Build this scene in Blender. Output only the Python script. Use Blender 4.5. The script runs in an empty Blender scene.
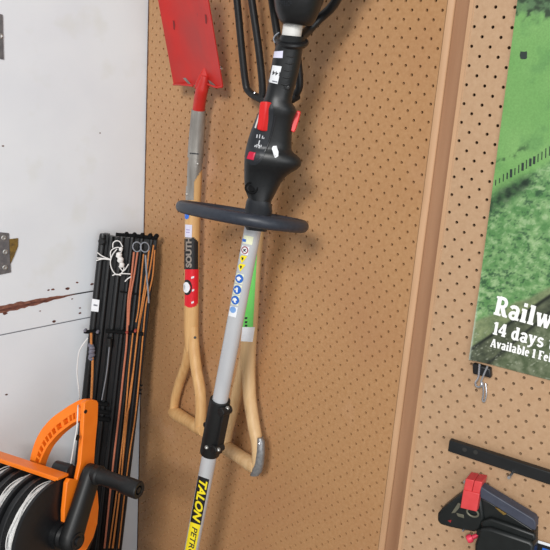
import bpy, bmesh, math, random
from mathutils import Vector as V, Matrix, noise
from mathutils.bvhtree import BVHTree
random.seed(4)
scene = bpy.context.scene
COL = scene.collection
H = 0.0127                                  # half the hole pitch of the pegboard (25.4 mm)
F = 738.89                                  # focal length in pixels of a 550 px frame
CAM = V((0.6584, -0.9255, 1.4941))
CX = V((0.7044219, 0.7063677, 0.0695302)); CY = V((0.2448434, -0.1498788, -0.9579082)); CZ = V((-0.6662143, 0.6917955, -0.2785274))

# ---------------------------------------------------------------- measuring
def ray(px, py): return CX*((px-275)/F) + CY*((py-275)/F) + CZ
def on(px, py, p0, n):
    d = ray(px, py); return CAM + d*((p0-CAM).dot(n)/d.dot(n))
def at(px, py, out=0.0): return on(px, py, V((0, -out, 0)), V((0, 1, 0)))
RO = V((0.1148, 0.0059, 1.4928)); RX = V((0.9765, 0.2152, 0.0119)).normalized()
RN = V((-0.2149, 0.9764, -0.0233)); RN = (RN-RX*RN.dot(RX)).normalized(); RY = RN.cross(RX)
def RP(u, v, out=0.0): return RO + RX*u + RY*v - RN*out
def atR(px, py, out=0.0): return on(px, py, RO-RN*out, RN)
def uv_R(px, py, out=0.0):
    p = atR(px, py, out)-RO; return p.dot(RX), p.dot(RY)
WD = V((-0.165, -0.986, 0)).normalized(); WN = V((0.986, -0.165, 0)).normalized(); WO = V((-0.640, 0, 0))
def WP(s, z, out=0.0): return WO + WD*s + V((0, 0, z)) + WN*out
def atW(px, py, out=0.0): return on(px, py, WO+WN*out, WN)
def px_per_m(p): return F/(p-CAM).dot(CZ)

# ---------------------------------------------------------------- materials
def lin(c):
    return tuple((x/255/12.92 if x/255 <= 0.04045 else ((x/255+0.055)/1.055)**2.4) for x in c) + (1.0,)
MATS = {}
def mat(name, c, rough=0.5, metal=0.0, c2=None, scale=60, stretch=(1, 1, 1), detail=4, lo=0.35, hi=0.7, bump=0.0, bscale=None, spec=0.5):
    if name in MATS: return MATS[name]
    m = bpy.data.materials.new(name); m.use_nodes = True
    nt = m.node_tree; b = nt.nodes['Principled BSDF']
    b.inputs['Roughness'].default_value = rough; b.inputs['Metallic'].default_value = metal
    b.inputs['Specular IOR Level'].default_value = spec
    tc = nt.nodes.new('ShaderNodeTexCoord'); mp = nt.nodes.new('ShaderNodeMapping'); mp.inputs['Scale'].default_value = stretch
    nt.links.new(tc.outputs['Object'], mp.inputs['Vector'])
    n = nt.nodes.new('ShaderNodeTexNoise'); n.inputs['Scale'].default_value = scale; n.inputs['Detail'].default_value = detail
    nt.links.new(mp.outputs['Vector'], n.inputs['Vector'])
    r = nt.nodes.new('ShaderNodeValToRGB')
    r.color_ramp.elements[0].position = lo; r.color_ramp.elements[1].position = hi
    r.color_ramp.elements[0].color = lin(c)
    r.color_ramp.elements[1].color = lin(c2 if c2 else tuple(min(255, x*1.05) for x in c))
    nt.links.new(n.outputs['Fac'], r.inputs['Fac']); nt.links.new(r.outputs['Color'], b.inputs['Base Color'])
    if bump:
        n2 = nt.nodes.new('ShaderNodeTexNoise'); n2.inputs['Scale'].default_value = bscale or scale*2
        nt.links.new(mp.outputs['Vector'], n2.inputs['Vector'])
        bp = nt.nodes.new('ShaderNodeBump'); bp.inputs['Strength'].default_value = bump; bp.inputs['Distance'].default_value = 0.002
        nt.links.new(n2.outputs['Fac'], bp.inputs['Height']); nt.links.new(bp.outputs['Normal'], b.inputs['Normal'])
    MATS[name] = m; return m
def overlay(m, c, scale, lo, hi, amount=1.0, stretch=(1, 1, 1), detail=3, offset=(0, 0, 0)):
    """lay a second noise of wear or stain over a material's colour"""
    nt = m.node_tree; b = nt.nodes['Principled BSDF']; src = b.inputs['Base Color'].links[0].from_socket
    tc = nt.nodes.new('ShaderNodeTexCoord'); mp = nt.nodes.new('ShaderNodeMapping')
    mp.inputs['Scale'].default_value = stretch; mp.inputs['Location'].default_value = offset
    nt.links.new(tc.outputs['Object'], mp.inputs['Vector'])
    n = nt.nodes.new('ShaderNodeTexNoise'); n.inputs['Scale'].default_value = scale; n.inputs['Detail'].default_value = detail
    nt.links.new(mp.outputs['Vector'], n.inputs['Vector'])
    mr = nt.nodes.new('ShaderNodeMapRange'); mr.inputs['From Min'].default_value = lo; mr.inputs['From Max'].default_value = hi
    mr.inputs['To Max'].default_value = amount; mr.clamp = True
    nt.links.new(n.outputs['Fac'], mr.inputs['Value'])
    mx = nt.nodes.new('ShaderNodeMix'); mx.data_type = 'RGBA'
    nt.links.new(mr.outputs['Result'], mx.inputs[0]); nt.links.new(src, mx.inputs[6]); mx.inputs[7].default_value = lin(c)
    nt.links.new(mx.outputs[2], b.inputs['Base Color'])
    return m

M_board = mat('pegboard_hardboard', (176, 132, 90), 0.42, c2=(186, 143, 101), scale=160, bump=0.06, bscale=500, spec=0.4)
overlay(M_board, (168, 120, 86), 3.2, 0.5, 0.75, 0.55)
overlay(M_board, (206, 165, 134), 5.0, 0.62, 0.8, 0.6, offset=(3, 1, 2))
overlay(M_board, (150, 98, 64), 420, 0.62, 0.72, 0.5)
M_board2 = mat('pegboard_pale_hardboard', (177, 143, 111), 0.42, c2=(185, 152, 120), scale=160, bump=0.06, bscale=500, spec=0.4)
overlay(M_board2, (176, 138, 102), 4.0, 0.5, 0.7, 0.6)
M_edge = mat('board_edge_timber', (194, 154, 118), 0.6, c2=(180, 140, 104), scale=70, stretch=(1, 1, 0.1))
M_stud = mat('stud_timber', (172, 130, 98), 0.65, c2=(152, 110, 80), scale=40, stretch=(1, 1, 0.06))
M_white = mat('white_paint', (222, 225, 229), 0.5, c2=(217, 220, 225), scale=9, bump=0.03, bscale=60)
overlay(M_white, (206, 206, 198), 14, 0.6, 0.75, 0.35)
M_rust = mat('bare_brown_wood', (112, 64, 50), 0.8, c2=(62, 34, 30), scale=90, stretch=(1, 1, 4))
M_rustl = mat('scraped_brown_wood', (140, 92, 74), 0.8, c2=(96, 54, 44), scale=120)
M_dkedge = mat('dark_board_rim', (70, 46, 40), 0.8, c2=(104, 72, 58), scale=60)
M_hinge = mat('grey_hinge_steel', (96, 94, 96), 0.5, 0.3, c2=(116, 112, 112), scale=120)
M_brass = mat('tarnished_brass', (140, 112, 52), 0.55, 0.4, c2=(92, 74, 44), scale=160)
M_screw = mat('zinc_screw', (176, 174, 170), 0.35, 0.8)
M_conc = mat('concrete_floor', (126, 122, 116), 0.8, c2=(140, 136, 130), scale=20)
M_black = mat('black_plastic', (17, 18, 20), 0.40, c2=(22, 23, 25), scale=160)
M_blackm = mat('black_matte_plastic', (13, 14, 15), 0.5, c2=(19, 20, 21), scale=200)
M_grip = mat('grip_plastic', (19, 21, 23), 0.42, c2=(24, 26, 28), scale=220, bump=0.05, bscale=900)
M_panel = mat('dark_grey_plastic', (34, 37, 42), 0.42, c2=(38, 41, 46), scale=150)
M_ring = mat('blue_grey_rubber', (42, 47, 57), 0.45, c2=(49, 54, 64), scale=150, bump=0.05, bscale=700)
M_redp = mat('red_plastic', (208, 34, 34), 0.38, c2=(216, 42, 40), scale=60)
M_crim = mat('crimson_plastic', (190, 28, 62), 0.35)
M_wht = mat('white_plastic', (214, 212, 208), 0.4)
M_alu = mat('satin_aluminium', (206, 207, 210), 0.4, 0.2, c2=(194, 196, 200), scale=40, stretch=(1, 1, 0.2))
M_stick = mat('sticker_white', (228, 230, 234), 0.4)
M_lil = mat('sticker_lilac_white', (214, 212, 232), 0.4)
M_ink = mat('dark_ink', (40, 40, 44), 0.5)
M_inkg = mat('grey_ink', (120, 122, 130), 0.5)
M_yel = mat('label_yellow', (240, 220, 40), 0.4)
M_lblk = mat('label_black', (28, 28, 30), 0.4)
M_blue = mat('label_blue', (40, 100, 190), 0.4)
M_lred = mat('label_red', (214, 30, 44), 0.35)
M_green = mat('label_green', (104, 204, 92), 0.4, c2=(112, 210, 100))
M_cream = mat('cream_dot', (226, 224, 214), 0.4)
M_red = mat('red_enamel', (200, 38, 30), 0.4, c2=(190, 34, 29), scale=20)
overlay(M_red, (156, 58, 54), 9, 0.48, 0.7, 0.7, stretch=(1.4, 1, 0.5))
overlay(M_red, (150, 40, 40), 130, 0.66, 0.74, 0.5)
M_steel = mat('worn_steel', (168, 164, 158), 0.36, 0.4, c2=(128, 122, 116), scale=60, stretch=(1, 1, 0.25))
M_wood = mat('ash_wood', (220, 178, 122), 0.5, c2=(202, 154, 98), scale=45, stretch=(2.4, 2.4, 0.12))
M_wood2 = mat('pale_ash_wood', (216, 182, 136), 0.52, c2=(200, 162, 114), scale=45, stretch=(2.4, 2.4, 0.12))
M_galv = mat('galvanised_plate', (150, 150, 150), 0.45, 0.5, c2=(126, 126, 128), scale=200)
M_tine = mat('black_forged_steel', (24, 24, 26), 0.46, 0.2, c2=(32, 31, 31), scale=80)
M_orange = mat('orange_plastic', (244, 122, 24), 0.38, c2=(248, 130, 32), scale=30)
M_twine = mat('white_twine', (232, 232, 230), 0.8, c2=(196, 198, 200), scale=300, lo=0.45, hi=0.7, bump=0.3, bscale=700)
M_string = mat('white_string', (224, 222, 220), 0.8)
M_cordp = mat('pinkish_orange_cord', (196, 122, 92), 0.7, c2=(180, 104, 78), scale=300)
M_cordo = mat('orange_tan_cord', (206, 136, 70), 0.7, c2=(178, 108, 54), scale=300)
M_knot = mat('grey_cord', (128, 126, 138), 0.8, c2=(96, 94, 108), scale=400)
M_grey = mat('grey_wire', (150, 154, 162), 0.4, 0.5)
M_chrome = mat('bright_wire', (206, 208, 214), 0.25, 0.9)
M_rail = mat('dull_black_rail', (12, 13, 14), 0.85, c2=(20, 20, 21), scale=200, spec=.15)
M_bar = mat('black_bar_paint', (15, 17, 18), 0.5, c2=(22, 24, 26), scale=60, stretch=(0.3, 1, 1))
M_tool = mat('tool_black', (15, 19, 19), 0.45, c2=(22, 26, 26), scale=60)
M_toolgrey = mat('tool_blue_grey', (58, 62, 76), 0.5, c2=(66, 70, 84), scale=80)
M_toolred = mat('tool_red', (214, 72, 74), 0.45, c2=(206, 64, 66), scale=60)
M_pink = mat('tool_pink_red', (226, 60, 86), 0.45)
M_olive = mat('olive_grey_metal', (104, 102, 88), 0.5, 0.3)
M_inktxt = mat('print_white', (240, 240, 238), 0.5)
M_crate = mat('crate_wood', (170, 130, 88), 0.7, c2=(150, 110, 72), scale=40)

# ---------------------------------------------------------------- mesh building
class MB:
    def __init__(s): s.v = []; s.f = []
    def add(s, vs, fs):
        o = len(s.v); s.v += [V(p) for p in vs]; s.f += [tuple(i+o for i in f) for f in fs]; return s
    def box(s, c, ax, ay, az):
        c = V(c); vs = [c+ax*i+ay*j+az*k for i in (-1, 1) for j in (-1, 1) for k in (-1, 1)]
        fs = [(0, 1, 3, 2), (4, 6, 7, 5), (0, 4, 5, 1), (2, 3, 7, 6), (0, 2, 6, 4), (1, 5, 7, 3)]
        if ax.cross(ay).dot(az) < 0: fs = [tuple(reversed(f)) for f in fs]
        return s.add(vs, fs)
    def bar(s, a, b, w, t, up):
        d = (b-a); x = d.normalized(); n = (up-x*up.dot(x)).normalized(); y = n.cross(x)
        return s.box((a+b)/2, d/2, y*w/2, n*t/2)
    def loft(s, rows, seg=24, e=2.0, cap=True):
        """rows of (centre, half axis a, half axis b)"""
        vs = []
        for c, a, b in rows:
            for k in range(seg):
                t = 2*math.pi*k/seg; ct, st = math.cos(t), math.sin(t)
                vs.append(V(c) + a*(math.copysign(abs(ct)**(2/e), ct)) + b*(math.copysign(abs(st)**(2/e), st)))
        fs = []
        for i in range(len(rows)-1):
            for k in range(seg):
                k2 = (k+1) % seg; fs.append((i*seg+k, i*seg+k2, (i+1)*seg+k2, (i+1)*seg+k))
        if cap:
            fs.append(tuple(reversed(range(seg)))); n = (len(rows)-1)*seg; fs.append(tuple(range(n, n+seg)))
        d = V(rows[-1][0])-V(rows[0][0])
        if rows[0][1].cross(rows[0][2]).dot(d) < 0: fs = [tuple(reversed(f)) for f in fs]
        return s.add(vs, fs)
    def tube(s, pts, r, seg=10, closed=False, cap=True, flat=1.0):
        pts = [V(p) for p in pts]; n = len(pts); rr = r if isinstance(r, (list, tuple)) else [r]*n
        tan = []
        for i in range(n):
            a = pts[(i-1) % n] if (closed or i > 0) else pts[0]; b = pts[(i+1) % n] if (closed or i < n-1) else pts[-1]
            tan.append((b-a).normalized())
        t0 = tan[0]; ref = V((0, 1, 0)) if abs(t0.y) < 0.8 else V((1, 0, 0))
        x = (ref-t0*ref.dot(t0)).normalized(); vs = []
        for i in range(n):
            t = tan[i]; x = (x-t*x.dot(t)).normalized(); y = t.cross(x)
            for k in range(seg):
                a = 2*math.pi*k/seg; vs.append(pts[i]+x*(rr[i]*flat*math.cos(a))+y*(rr[i]*math.sin(a)))
        fs = []
        for i in range(n if closed else n-1):
            i2 = (i+1) % n
            for k in range(seg):
                k2 = (k+1) % seg; fs.append((i*seg+k, i*seg+k2, i2*seg+k2, i2*seg+k))
        if cap and not closed:
            fs.append(tuple(reversed(range(seg)))); fs.append(tuple(range((n-1)*seg, n*seg)))
        return s.add(vs, fs)
    def lathe(s, o, axis, prof, seg=32):
        axis = axis.normalized(); ref = V((0, 0, 1)) if abs(axis.z) < 0.9 else V((1, 0, 0))
        x = (ref-axis*ref.dot(axis)).normalized(); y = axis.cross(x)
        return s.loft([(V(o)+axis*t, x*max(r, 1e-5), y*max(r, 1e-5)) for t, r in prof], seg)
    def prism(s, pts, vec):
        pts = [V(p) for p in pts]; n = len(pts); nn = V((0, 0, 0))
        for i in range(n): nn += pts[i].cross(pts[(i+1) % n])
        if nn.dot(vec) < 0: pts.reverse()
        fs = [tuple(reversed(range(n))), tuple(range(n, 2*n))] + [(i, (i+1) % n, n+(i+1) % n, n+i) for i in range(n)]
        return s.add(pts+[p+vec for p in pts], fs)
    def bvh(s): return BVHTree.FromPolygons([tuple(p) for p in s.v], s.f)
    def build(s, name, m, parent=None, bevel=0.0, sharp=38, label=None, stuff=False, seg=2):
        off = V(parent['_w']) if parent else V((0, 0, 0))
        me = bpy.data.meshes.new(name); me.from_pydata([tuple(p-off) for p in s.v], [], s.f); me.validate()
        o = bpy.data.objects.new(name, me); COL.objects.link(o); me.materials.append(m)
        me.polygons.foreach_set('use_smooth', [True]*len(me.polygons)); me.set_sharp_from_angle(angle=math.radians(sharp))
        o['_w'] = tuple(off)
        if parent: o.parent = parent
        if bevel:
            b = o.modifiers.new('bevel', 'BEVEL'); b.width = bevel; b.segments = seg; b.limit_method = 'ANGLE'; b.angle_limit = math.radians(35)
            b.harden_normals = False
        if label: o['label'] = label
        return o
def thing(name, loc, label, cat, group=None):
    o = bpy.data.objects.new(name, None); COL.objects.link(o); o.location = loc; o.empty_display_size = 0.05
    o['_w'] = tuple(loc); o['label'] = label; o['category'] = cat
    if group: o['group'] = group
    return o
def struct(o, label, cat='wall'):
    o['kind'] = 'structure'; o['label'] = label; o['category'] = cat; return o
def smooth_path(pts, n=6):
    pts = [V(p) for p in pts]; out = []
    for i in range(len(pts)-1):
        p0 = pts[max(i-1, 0)]; p1 = pts[i]; p2 = pts[i+1]; p3 = pts[min(i+2, len(pts)-1)]
        for k in range(n):
            t = k/n
            out.append(0.5*((2*p1)+(p2-p0)*t+(2*p0-5*p1+4*p2-p3)*t*t+(3*p1-p0-3*p2+p3)*t**3))
    out.append(pts[-1]); return out

# stickers that follow the surface they are stuck on
def hit(px, py, trees):
    d = ray(px, py).normalized(); best = None
    for t in trees:
        loc, n, i, dist = t.ray_cast(CAM, d)
        if loc and (best is None or dist < best[2]): best = (loc, n, dist)
    return best
def surf(px, py, trees, off):
    h = hit(px, py, trees)
    if not h: return None
    n = h[1] if h[1].dot(CZ) < 0 else -h[1]
    return h[0]+n*off
def bil(q, s, t):
    (ax, ay), (bx, by), (cx, cy), (dx, dy) = q
    return (ax*(1-s)*(1-t)+bx*s*(1-t)+cx*s*t+dx*(1-s)*t, ay*(1-s)*(1-t)+by*s*(1-t)+cy*s*t+dy*(1-s)*t)
def sticker(q, trees, off=0.0004, n=6, mask=None, nx=None):
    """q: corner pixels tl,tr,br,bl"""
    nx = nx or n; m = MB(); idx = {}
    for j in range(n+1):
        for i in range(nx+1):
            p = surf(*bil(q, i/nx, j/n), trees, off)
            if p: idx[i, j] = len(m.v); m.v.append(p)
    for j in range(n):
        for i in range(nx):
            k = [(i, j), (i, j+1), (i+1, j+1), (i+1, j)]
            if all(a in idx for a in k) and (mask is None or mask((i+.5)/nx, (j+.5)/n)): m.f.append(tuple(idx[a] for a in k))
    return m
def poly_on(pxs, trees, off):
    if len(pxs) < 8:
        pxs = [(a[0]+(b_[0]-a[0])*t/3, a[1]+(b_[1]-a[1])*t/3) for a, b_ in zip(pxs, list(pxs[1:])+[pxs[0]]) for t in range(3)]
    m = MB(); c = surf(sum(p[0] for p in pxs)/len(pxs), sum(p[1] for p in pxs)/len(pxs), trees, off)
    vs = [surf(*p, trees, off) for p in pxs]; vs = [v for v in vs if v]
    m.v = [c]+vs; n = len(vs); m.f = [(0, 1+i, 1+(i+1) % n) for i in range(n)]; return m
def disc_px(cx, cy, rx, ry, n=16, rot=0.0):
    c, s_ = math.cos(rot), math.sin(rot)
    return [(cx+rx*math.cos(a)*c-ry*math.sin(a)*s_, cy+rx*math.cos(a)*s_+ry*math.sin(a)*c) for a in [2*math.pi*k/n for k in range(n)]]
def text_mesh(body, bold=0.0, shear=0.0):
    cu = bpy.data.curves.new('text', 'FONT'); cu.body = body; cu.offset = bold; cu.shear = shear; cu.resolution_u = 3
    o = bpy.data.objects.new('text', cu); COL.objects.link(o)
    dg = bpy.context.evaluated_depsgraph_get(); me = bpy.data.meshes.new_from_object(o.evaluated_get(dg))
    bm = bmesh.new(); bm.from_mesh(me); bmesh.ops.triangulate(bm, faces=bm.faces[:])
    for _ in range(4):
        lg = [e for e in bm.edges if e.calc_length() > .09]
        if not lg: break
        bmesh.ops.subdivide_edges(bm, edges=lg, cuts=1); bmesh.ops.triangulate(bm, faces=bm.faces[:])
    bm.verts.index_update(); vs = [v.co.copy() for v in bm.verts]; fs = [tuple(v.index for v in f.verts) for f in bm.faces]; bm.free()
    bpy.data.objects.remove(o); bpy.data.curves.remove(cu); bpy.data.meshes.remove(me)
    xs = [v.x for v in vs]; ys = [v.y for v in vs]
    x0, x1, y0, y1 = min(xs), max(xs), min(ys), max(ys)
    return [((v.x-x0)/(x1-x0), 1-(v.y-y0)/(y1-y0)) for v in vs], fs
def text_on(body, q, trees, off, bold=0.0, shear=0.0):
    """text whose box fills the pixel quad q (tl,tr,br,bl in reading direction)"""
    st, fs = text_mesh(body, bold, shear); m = MB(); ok = []
    for s, t in st:
        p = surf(*bil(q, s, t), trees, off); ok.append(p is not None); m.v.append(p or V((0, 0, 0)))
    m.f = [f for f in fs if all(ok[i] for i in f)]; return m

# ================================================================ THE SETTING
def holed(P, cols, rows, r, depth, rect, nrm):
    """hardboard with staggered round holes: P(x, y) maps lattice half pitches to the face"""
    m = MB(); i0, i1 = cols; j0, j1 = rows
    for i in range(i0, i1+1):
        for j in range(j0, j1+1):
            if (i+j) % 2: continue
            loop = [(i+.5, j), (i+.5, j+1), (i, j+1), (i-.5, j+1), (i-.5, j), (i-.5, j-1), (i, j-1), (i+.5, j-1)]
            vs = []
            for k, (x, y) in enumerate(loop):
                vs.append(P(x, y))
            ring = [(i+r*math.cos(a), j+r*math.sin(a)) for a in [2*math.pi*k/8 for k in range(8)]]
            front = [P(x, y) for x, y in ring]; back = [p-nrm*depth for p in front]
            fs = []
            for k in range(8):
                k2 = (k+1) % 8; fs += [(k, k2, 8+k2, 8+k), (8+k, 8+k2, 16+k2, 16+k)]
            m.add(vs+front+back, fs)
    # plain margins; a column with the other parity leaves a half cell open at its ends, covered here
    x0, x1, y0, y1 = rect; ci0, ci1 = i0-.5, i1+.5
    def q(a, b, c, d): m.add([P(a, c), P(b, c), P(b, d), P(a, d)], [(0, 1, 2, 3)])
    q(x0, ci0, y0, y1); q(ci1, x1, y0, y1)
    for i in range(i0, i1+1):
        js = [j for j in range(j0, j1+1) if (i+j) % 2 == 0]
        q(i-.5, i+.5, y0, js[0]-1); q(i-.5, i+.5, js[-1]+1, y1)
    return m

# left pegboard panel: face in the plane Y = 0, hole (0, 0) at X = 0, Z = 1.5
LP = lambda x, y: V((x*H, 0, 1.5-y*H))
ZT, ZB = 2.15, 0.06
b = holed(LP, (-49, 4), (-24, 104), 0.185, 0.0042, (-0.637/H, 0.0572/H, -(ZT-1.5)/H, (1.5-ZB)/H), V((0, -1, 0)))
x0, x1 = -0.637, 0.0572
b.add([(x0, 0, ZB), (x0, .013, ZB), (x0, .013, ZT), (x0, 0, ZT), (x1, .013, ZB), (x1, .013, ZT), (x1, 0, ZB), (x1, 0, ZT)],
      [(0, 1, 2, 3), (1, 4, 5, 2), (3, 2, 5, 7), (0, 6, 4, 1)])
wall_back = struct(b.build('wall_back', M_board, sharp=30), 'left brown pegboard panel behind the red spade and garden fork')
e = MB(); e.prism([V((.05722, 0, ZB)), V((.0600, .0006, ZB)), V((.0645, .0022, ZB)), V((.0665, .0045, ZB)), V((.0665, .013, ZB)), V((.05722, .013, ZB))], V((0, 0, ZT-ZB)))
e.build('edge_strip', M_edge, wall_back, bevel=.0008, label='pale sawn edge of the panel')
m = MB(); z = 0.1                                                     # ragged dark rim on the left edge
vs = []
while z < 2.1:
    vs.append((z, 0.0008+random.random()*0.0022)); z += random.uniform(.004, .016)
m.v = [V((x0-.0012, -.0006, zz)) for zz, w in vs] + [V((x0+w, -.0006, zz)) for zz, w in vs]; n = len(vs)
m.f = [(i, n+i, n+i+1, i+1) for i in range(n-1)]
m.build('rim', M_dkedge, wall_back, label='ragged dark brown left rim')

# right pegboard panel, folded back 12 degrees
RPl = lambda x, y: RP(x*H, y*H)
b = holed(RPl, (-1, 28), (-16, 72), 0.185, 0.0042, (-1.75, 50, -50, 112), -RN)
us, vs_ = (-1.75*H, 50*H), (-50*H, 112*H)
c = [RP(u, v, o) for u in us for v in vs_ for o in (0, -.013)]
b.add(c, [(0, 1, 3, 2), (4, 6, 7, 5), (1, 5, 7, 3), (0, 4, 5, 1), (2, 3, 7, 6)])
wall_right = struct(b.build('wall_right', M_board2, sharp=30), 'right brown pegboard panel behind the green poster')
e = MB(); vm = (vs_[0]+vs_[1])/2
e.box(RP(-1.63*H, vm, -.006), RX*.0026, RN*.0066, RY*((vs_[1]-vs_[0])/2))
e.box(RP(-1.28*H, vm, .0), RX*.0004, RN*.0003, RY*((vs_[1]-vs_[0])/2))
e.build('edge_strip', M_edge, wall_right, bevel=.0008, label='pale sawn edge of the panel')
b = MB(); b.box((0.0795, .028, (ZT+ZB)/2), V((.0128, 0, 0)), V((0, .022, 0)), V((0, 0, (ZT-ZB)/2)))
struct(b.build('trim_1', M_stud, bevel=.001), 'brown timber stud in the gap between the two pegboard panels', 'trim')

# white painted wall on the left
def zl1(s): return 0.9975-0.0575*s+0.004*math.sin(9*s)               # the open joint
def zl2(s): return 0.9425-0.054*s                                    # the thin joint under it
b = MB()
def slab(zt, zb):
    N = 12; S = [-.06+.86*k/N for k in range(N+1)]
    pts_f = [(WP(s, zt(s)), WP(s, zb(s)), WP(s, zb(s), -.03), WP(s, zt(s), -.03)) for s in S]
    vs = [p for r in pts_f for p in r]; fs = []
    for k in range(N):
        for j in range(4): fs.append((4*k+j, 4*k+(j+1) % 4, 4*k+4+(j+1) % 4, 4*k+4+j))
    fs += [(0, 3, 2, 1), (4*N, 4*N+1, 4*N+2, 4*N+3)]; b.add(vs, fs)
slab(lambda s: 2.3, lambda s: zl1(s)+.0012); slab(lambda s: zl1(s)-.0012, lambda s: zl2(s)+.0008); slab(lambda s: zl2(s)-.0008, lambda s: 0)
wall_left = struct(b.build('wall_left', M_white, bevel=.0008), 'white painted wall at the left with two grey hinge plates')
def wstrip(fn_lo, fn_hi, s0, s1, n, out, name, m, lab):
    k = MB()
    for i in range(n+1):
        s = s0+(s1-s0)*i/n; k.v += [WP(s, fn_lo(s, i), out), WP(s, fn_hi(s, i), out)]
    k.f = [(2*i, 2*i+1, 2*i+3, 2*i+2) for i in range(n)]
    return k.build(name, m, wall_left, label=lab)
rg = [random.random() for _ in range(200)]
thick = lambda s: max(0.0, min(1, (s-.16)/.1))
wstrip(lambda s, i: zl1(s)-.0006-.0062*thick(s)-.0035*rg[i]*thick(s)**.5, lambda s, i: zl1(s)+.0006+.0042*thick(s)+.003*rg[i+60]*thick(s)**.5,
       .155, .5, 46, .0005, 'bare_wood', M_rustl, 'peeled strip of bare brown wood')
wstrip(lambda s, i: zl1(s)-.0042*thick(s)-.0014*rg[i+90], lambda s, i: zl1(s)-.0012*thick(s)+.0012*rg[i+120], .155, .5, 46, .0010, 'crack', M_rust, 'dark brown open crack')
wstrip(lambda s, i: zl1(s)-.0012, lambda s, i: zl1(s)+.0010, .03, .16, 10, .0004, 'crack', M_ink, 'thin dark crack')
wstrip(lambda s, i: zl2(s)-.0008, lambda s, i: zl2(s)+.0008, .03, .5, 20, .0004, 'crack', M_inkg, 'thin grey crack')
k = MB()
for px, py, r in [(48.5, 290, .9), (53, 289.5, 1.1), (67.5, 288.5, 1.4), (77, 282.5, .9), (92, 284, 1.2), (5, 313.5, 1.6), (3, 146, .8), (80, 313, 1.0), (100, 133, .6), (6.5, 394.5, 1.0), (80, 308, .8), (72, 299, .7), (40, 311, .6), (54, 321.5, 1.3)]:
    p = atW(px, py, .0006); rr = r/px_per_m(p); a0 = random.random()*6
    pts = [p+WD*(rr*1.7*math.cos(a)*random.uniform(.7, 1.2))+V((0, 0, rr*math.sin(a)*random.uniform(.7, 1.2))) for a in [a0+2*math.pi*q/7 for q in range(7)]]
    k.add(pts, [tuple(range(7))])
k.build('paint_chips', M_rust, wall_left, label='small brown chips in the white paint')
def hinge(pxs, screws):
    m = MB(); m.prism([atW(*p, .0005) for p in pxs], WN*.0025)
    h = m.build('hinge', M_hinge, wall_left, bevel=.0006, label='grey steel hinge plate')
    for sx, sy in screws:
        p = atW(sx, sy, .003); r = 2.1/px_per_m(p)
        s = MB(); s.lathe(p, WN, [(-.001, r*1.25), (.0008, r*1.25), (.0014, r*.9), (.0010, r*.5), (.0006, .0001)], 14); s.build('screw', M_screw, h)
    return h
hinge([(-14, 11), (2.2, 14.5), (3.4, 59.5), (-14, 56)], [(0.3, 36), (-5, 20), (-6, 52)])
hh = hinge([(-12, 231), (8.5, 233), (10.5, 272), (-12, 277)], [(3.8, 237.8), (5.3, 252), (5.0, 267.5)])
m = MB(); m.prism([atW(*p, .0005) for p in [(9.2, 239), (18, 238), (17.8, 246), (14, 256), (10.2, 264)]], WN*.0018)
m.build('brass_leaf', M_brass, hh, bevel=.0005, label='tarnished brass leaf behind the hinge plate')
b = MB(); b.box((0, -1.0, -.02), V((1.8, 0, 0)), V((0, 1.4, 0)), V((0, 0, .02)))
struct(b.build('floor', M_conc), 'grey concrete floor', 'floor')

# ================================================================ RED SPADE
SO = .034
sp = thing('spade', at(190, 430, SO), 'red steel spade with varnished wooden D handle, hanging blade up on the left pegboard', 'spade')
# blade: dished sheet between four measured corners
lc = [((158, 0), (208, 0)), ((165.5, 42), (216, 43)), ((173.5, 84), (222.5, 86.5))]
m = MB(); NU, NV = 14, 18
def blade_pt(u, v, side):
    px0 = 173.5+(158-173.5)*v; px1 = 222.5+(208-222.5)*v; y0 = 84-84*v; y1 = 86.5-86.5*v
    if v < 0: pass
    out = .040+.045*v+.010*(1-(2*u-1)**2)*(1-.3*v)*-1+.006
    p = at(px0+(px1-px0)*u, y0+(y1-y0)*u, out); return p+V((0, .0022*side, .0))
for side in (0, 1):
    for j in range(NV+1):
        for i in range(NU+1):
            m.v.append(blade_pt(i/NU, -.0+1.42*j/NV, side))
n1 = (NU+1)*(NV+1)
for j in range(NV):
    for i in range(NU):
        a = j*(NU+1)+i; m.f.append((a, a+1, a+NU+2, a+NU+1)); m.f.append((n1+a, n1+a+NU+1, n1+a+NU+2, n1+a+1))
edge = [j*(NU+1) for j in range(NV, 0, -1)]+list(range(NU+1))+[j*(NU+1)+NU for j in range(1, NV+1)]+[NV*(NU+1)+i for i in range(NU-1, 0, -1)]
for a, c in zip(edge, edge[1:]+edge[:1]): m.f.append((a, n1+a, n1+c, c))
blade_bvh = m.bvh(); bl = m.build('blade', M_red, sp, sharp=50)
tr = MB()                                                             # rolled foot treads on both shoulders
tr.tube([at(x, y, .046) for x, y in [(173.4, 84.5), (180, 84.6), (187, 85.2), (193, 86)]], .0018, 8); tr.build('foot_tread', M_red, sp); tr = MB()
tr.tube([at(x, y, .044) for x, y in [(207, 84), (212, 86), (217, 87.5), (222.3, 86.8)]], .0018, 8)
tr.build('foot_tread', M_red, sp)
k = MB()
for pxs in ([(183, 78), (186, 77.6), (189.5, 82), (191, 84), (188, 83.6)], [(208.5, 80), (211, 81), (216, 85.6), (217.5, 88), (214, 86.6), (210, 84)], ):
    poly_on(pxs, [blade_bvh], .0006).build('worn_patch', M_steel, bl, label='bare steel worn through the red paint')
k = MB(); p = at(221, 68.5, .046); k.lathe(p, V((.3, -1, .1)), [(-.004, .0022), (.002, .0022), (.004, .0034), (.0055, .002)], 10); k.build('nail', M_chrome, bl, label='bright nail head at the blade edge')
k = MB()
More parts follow.
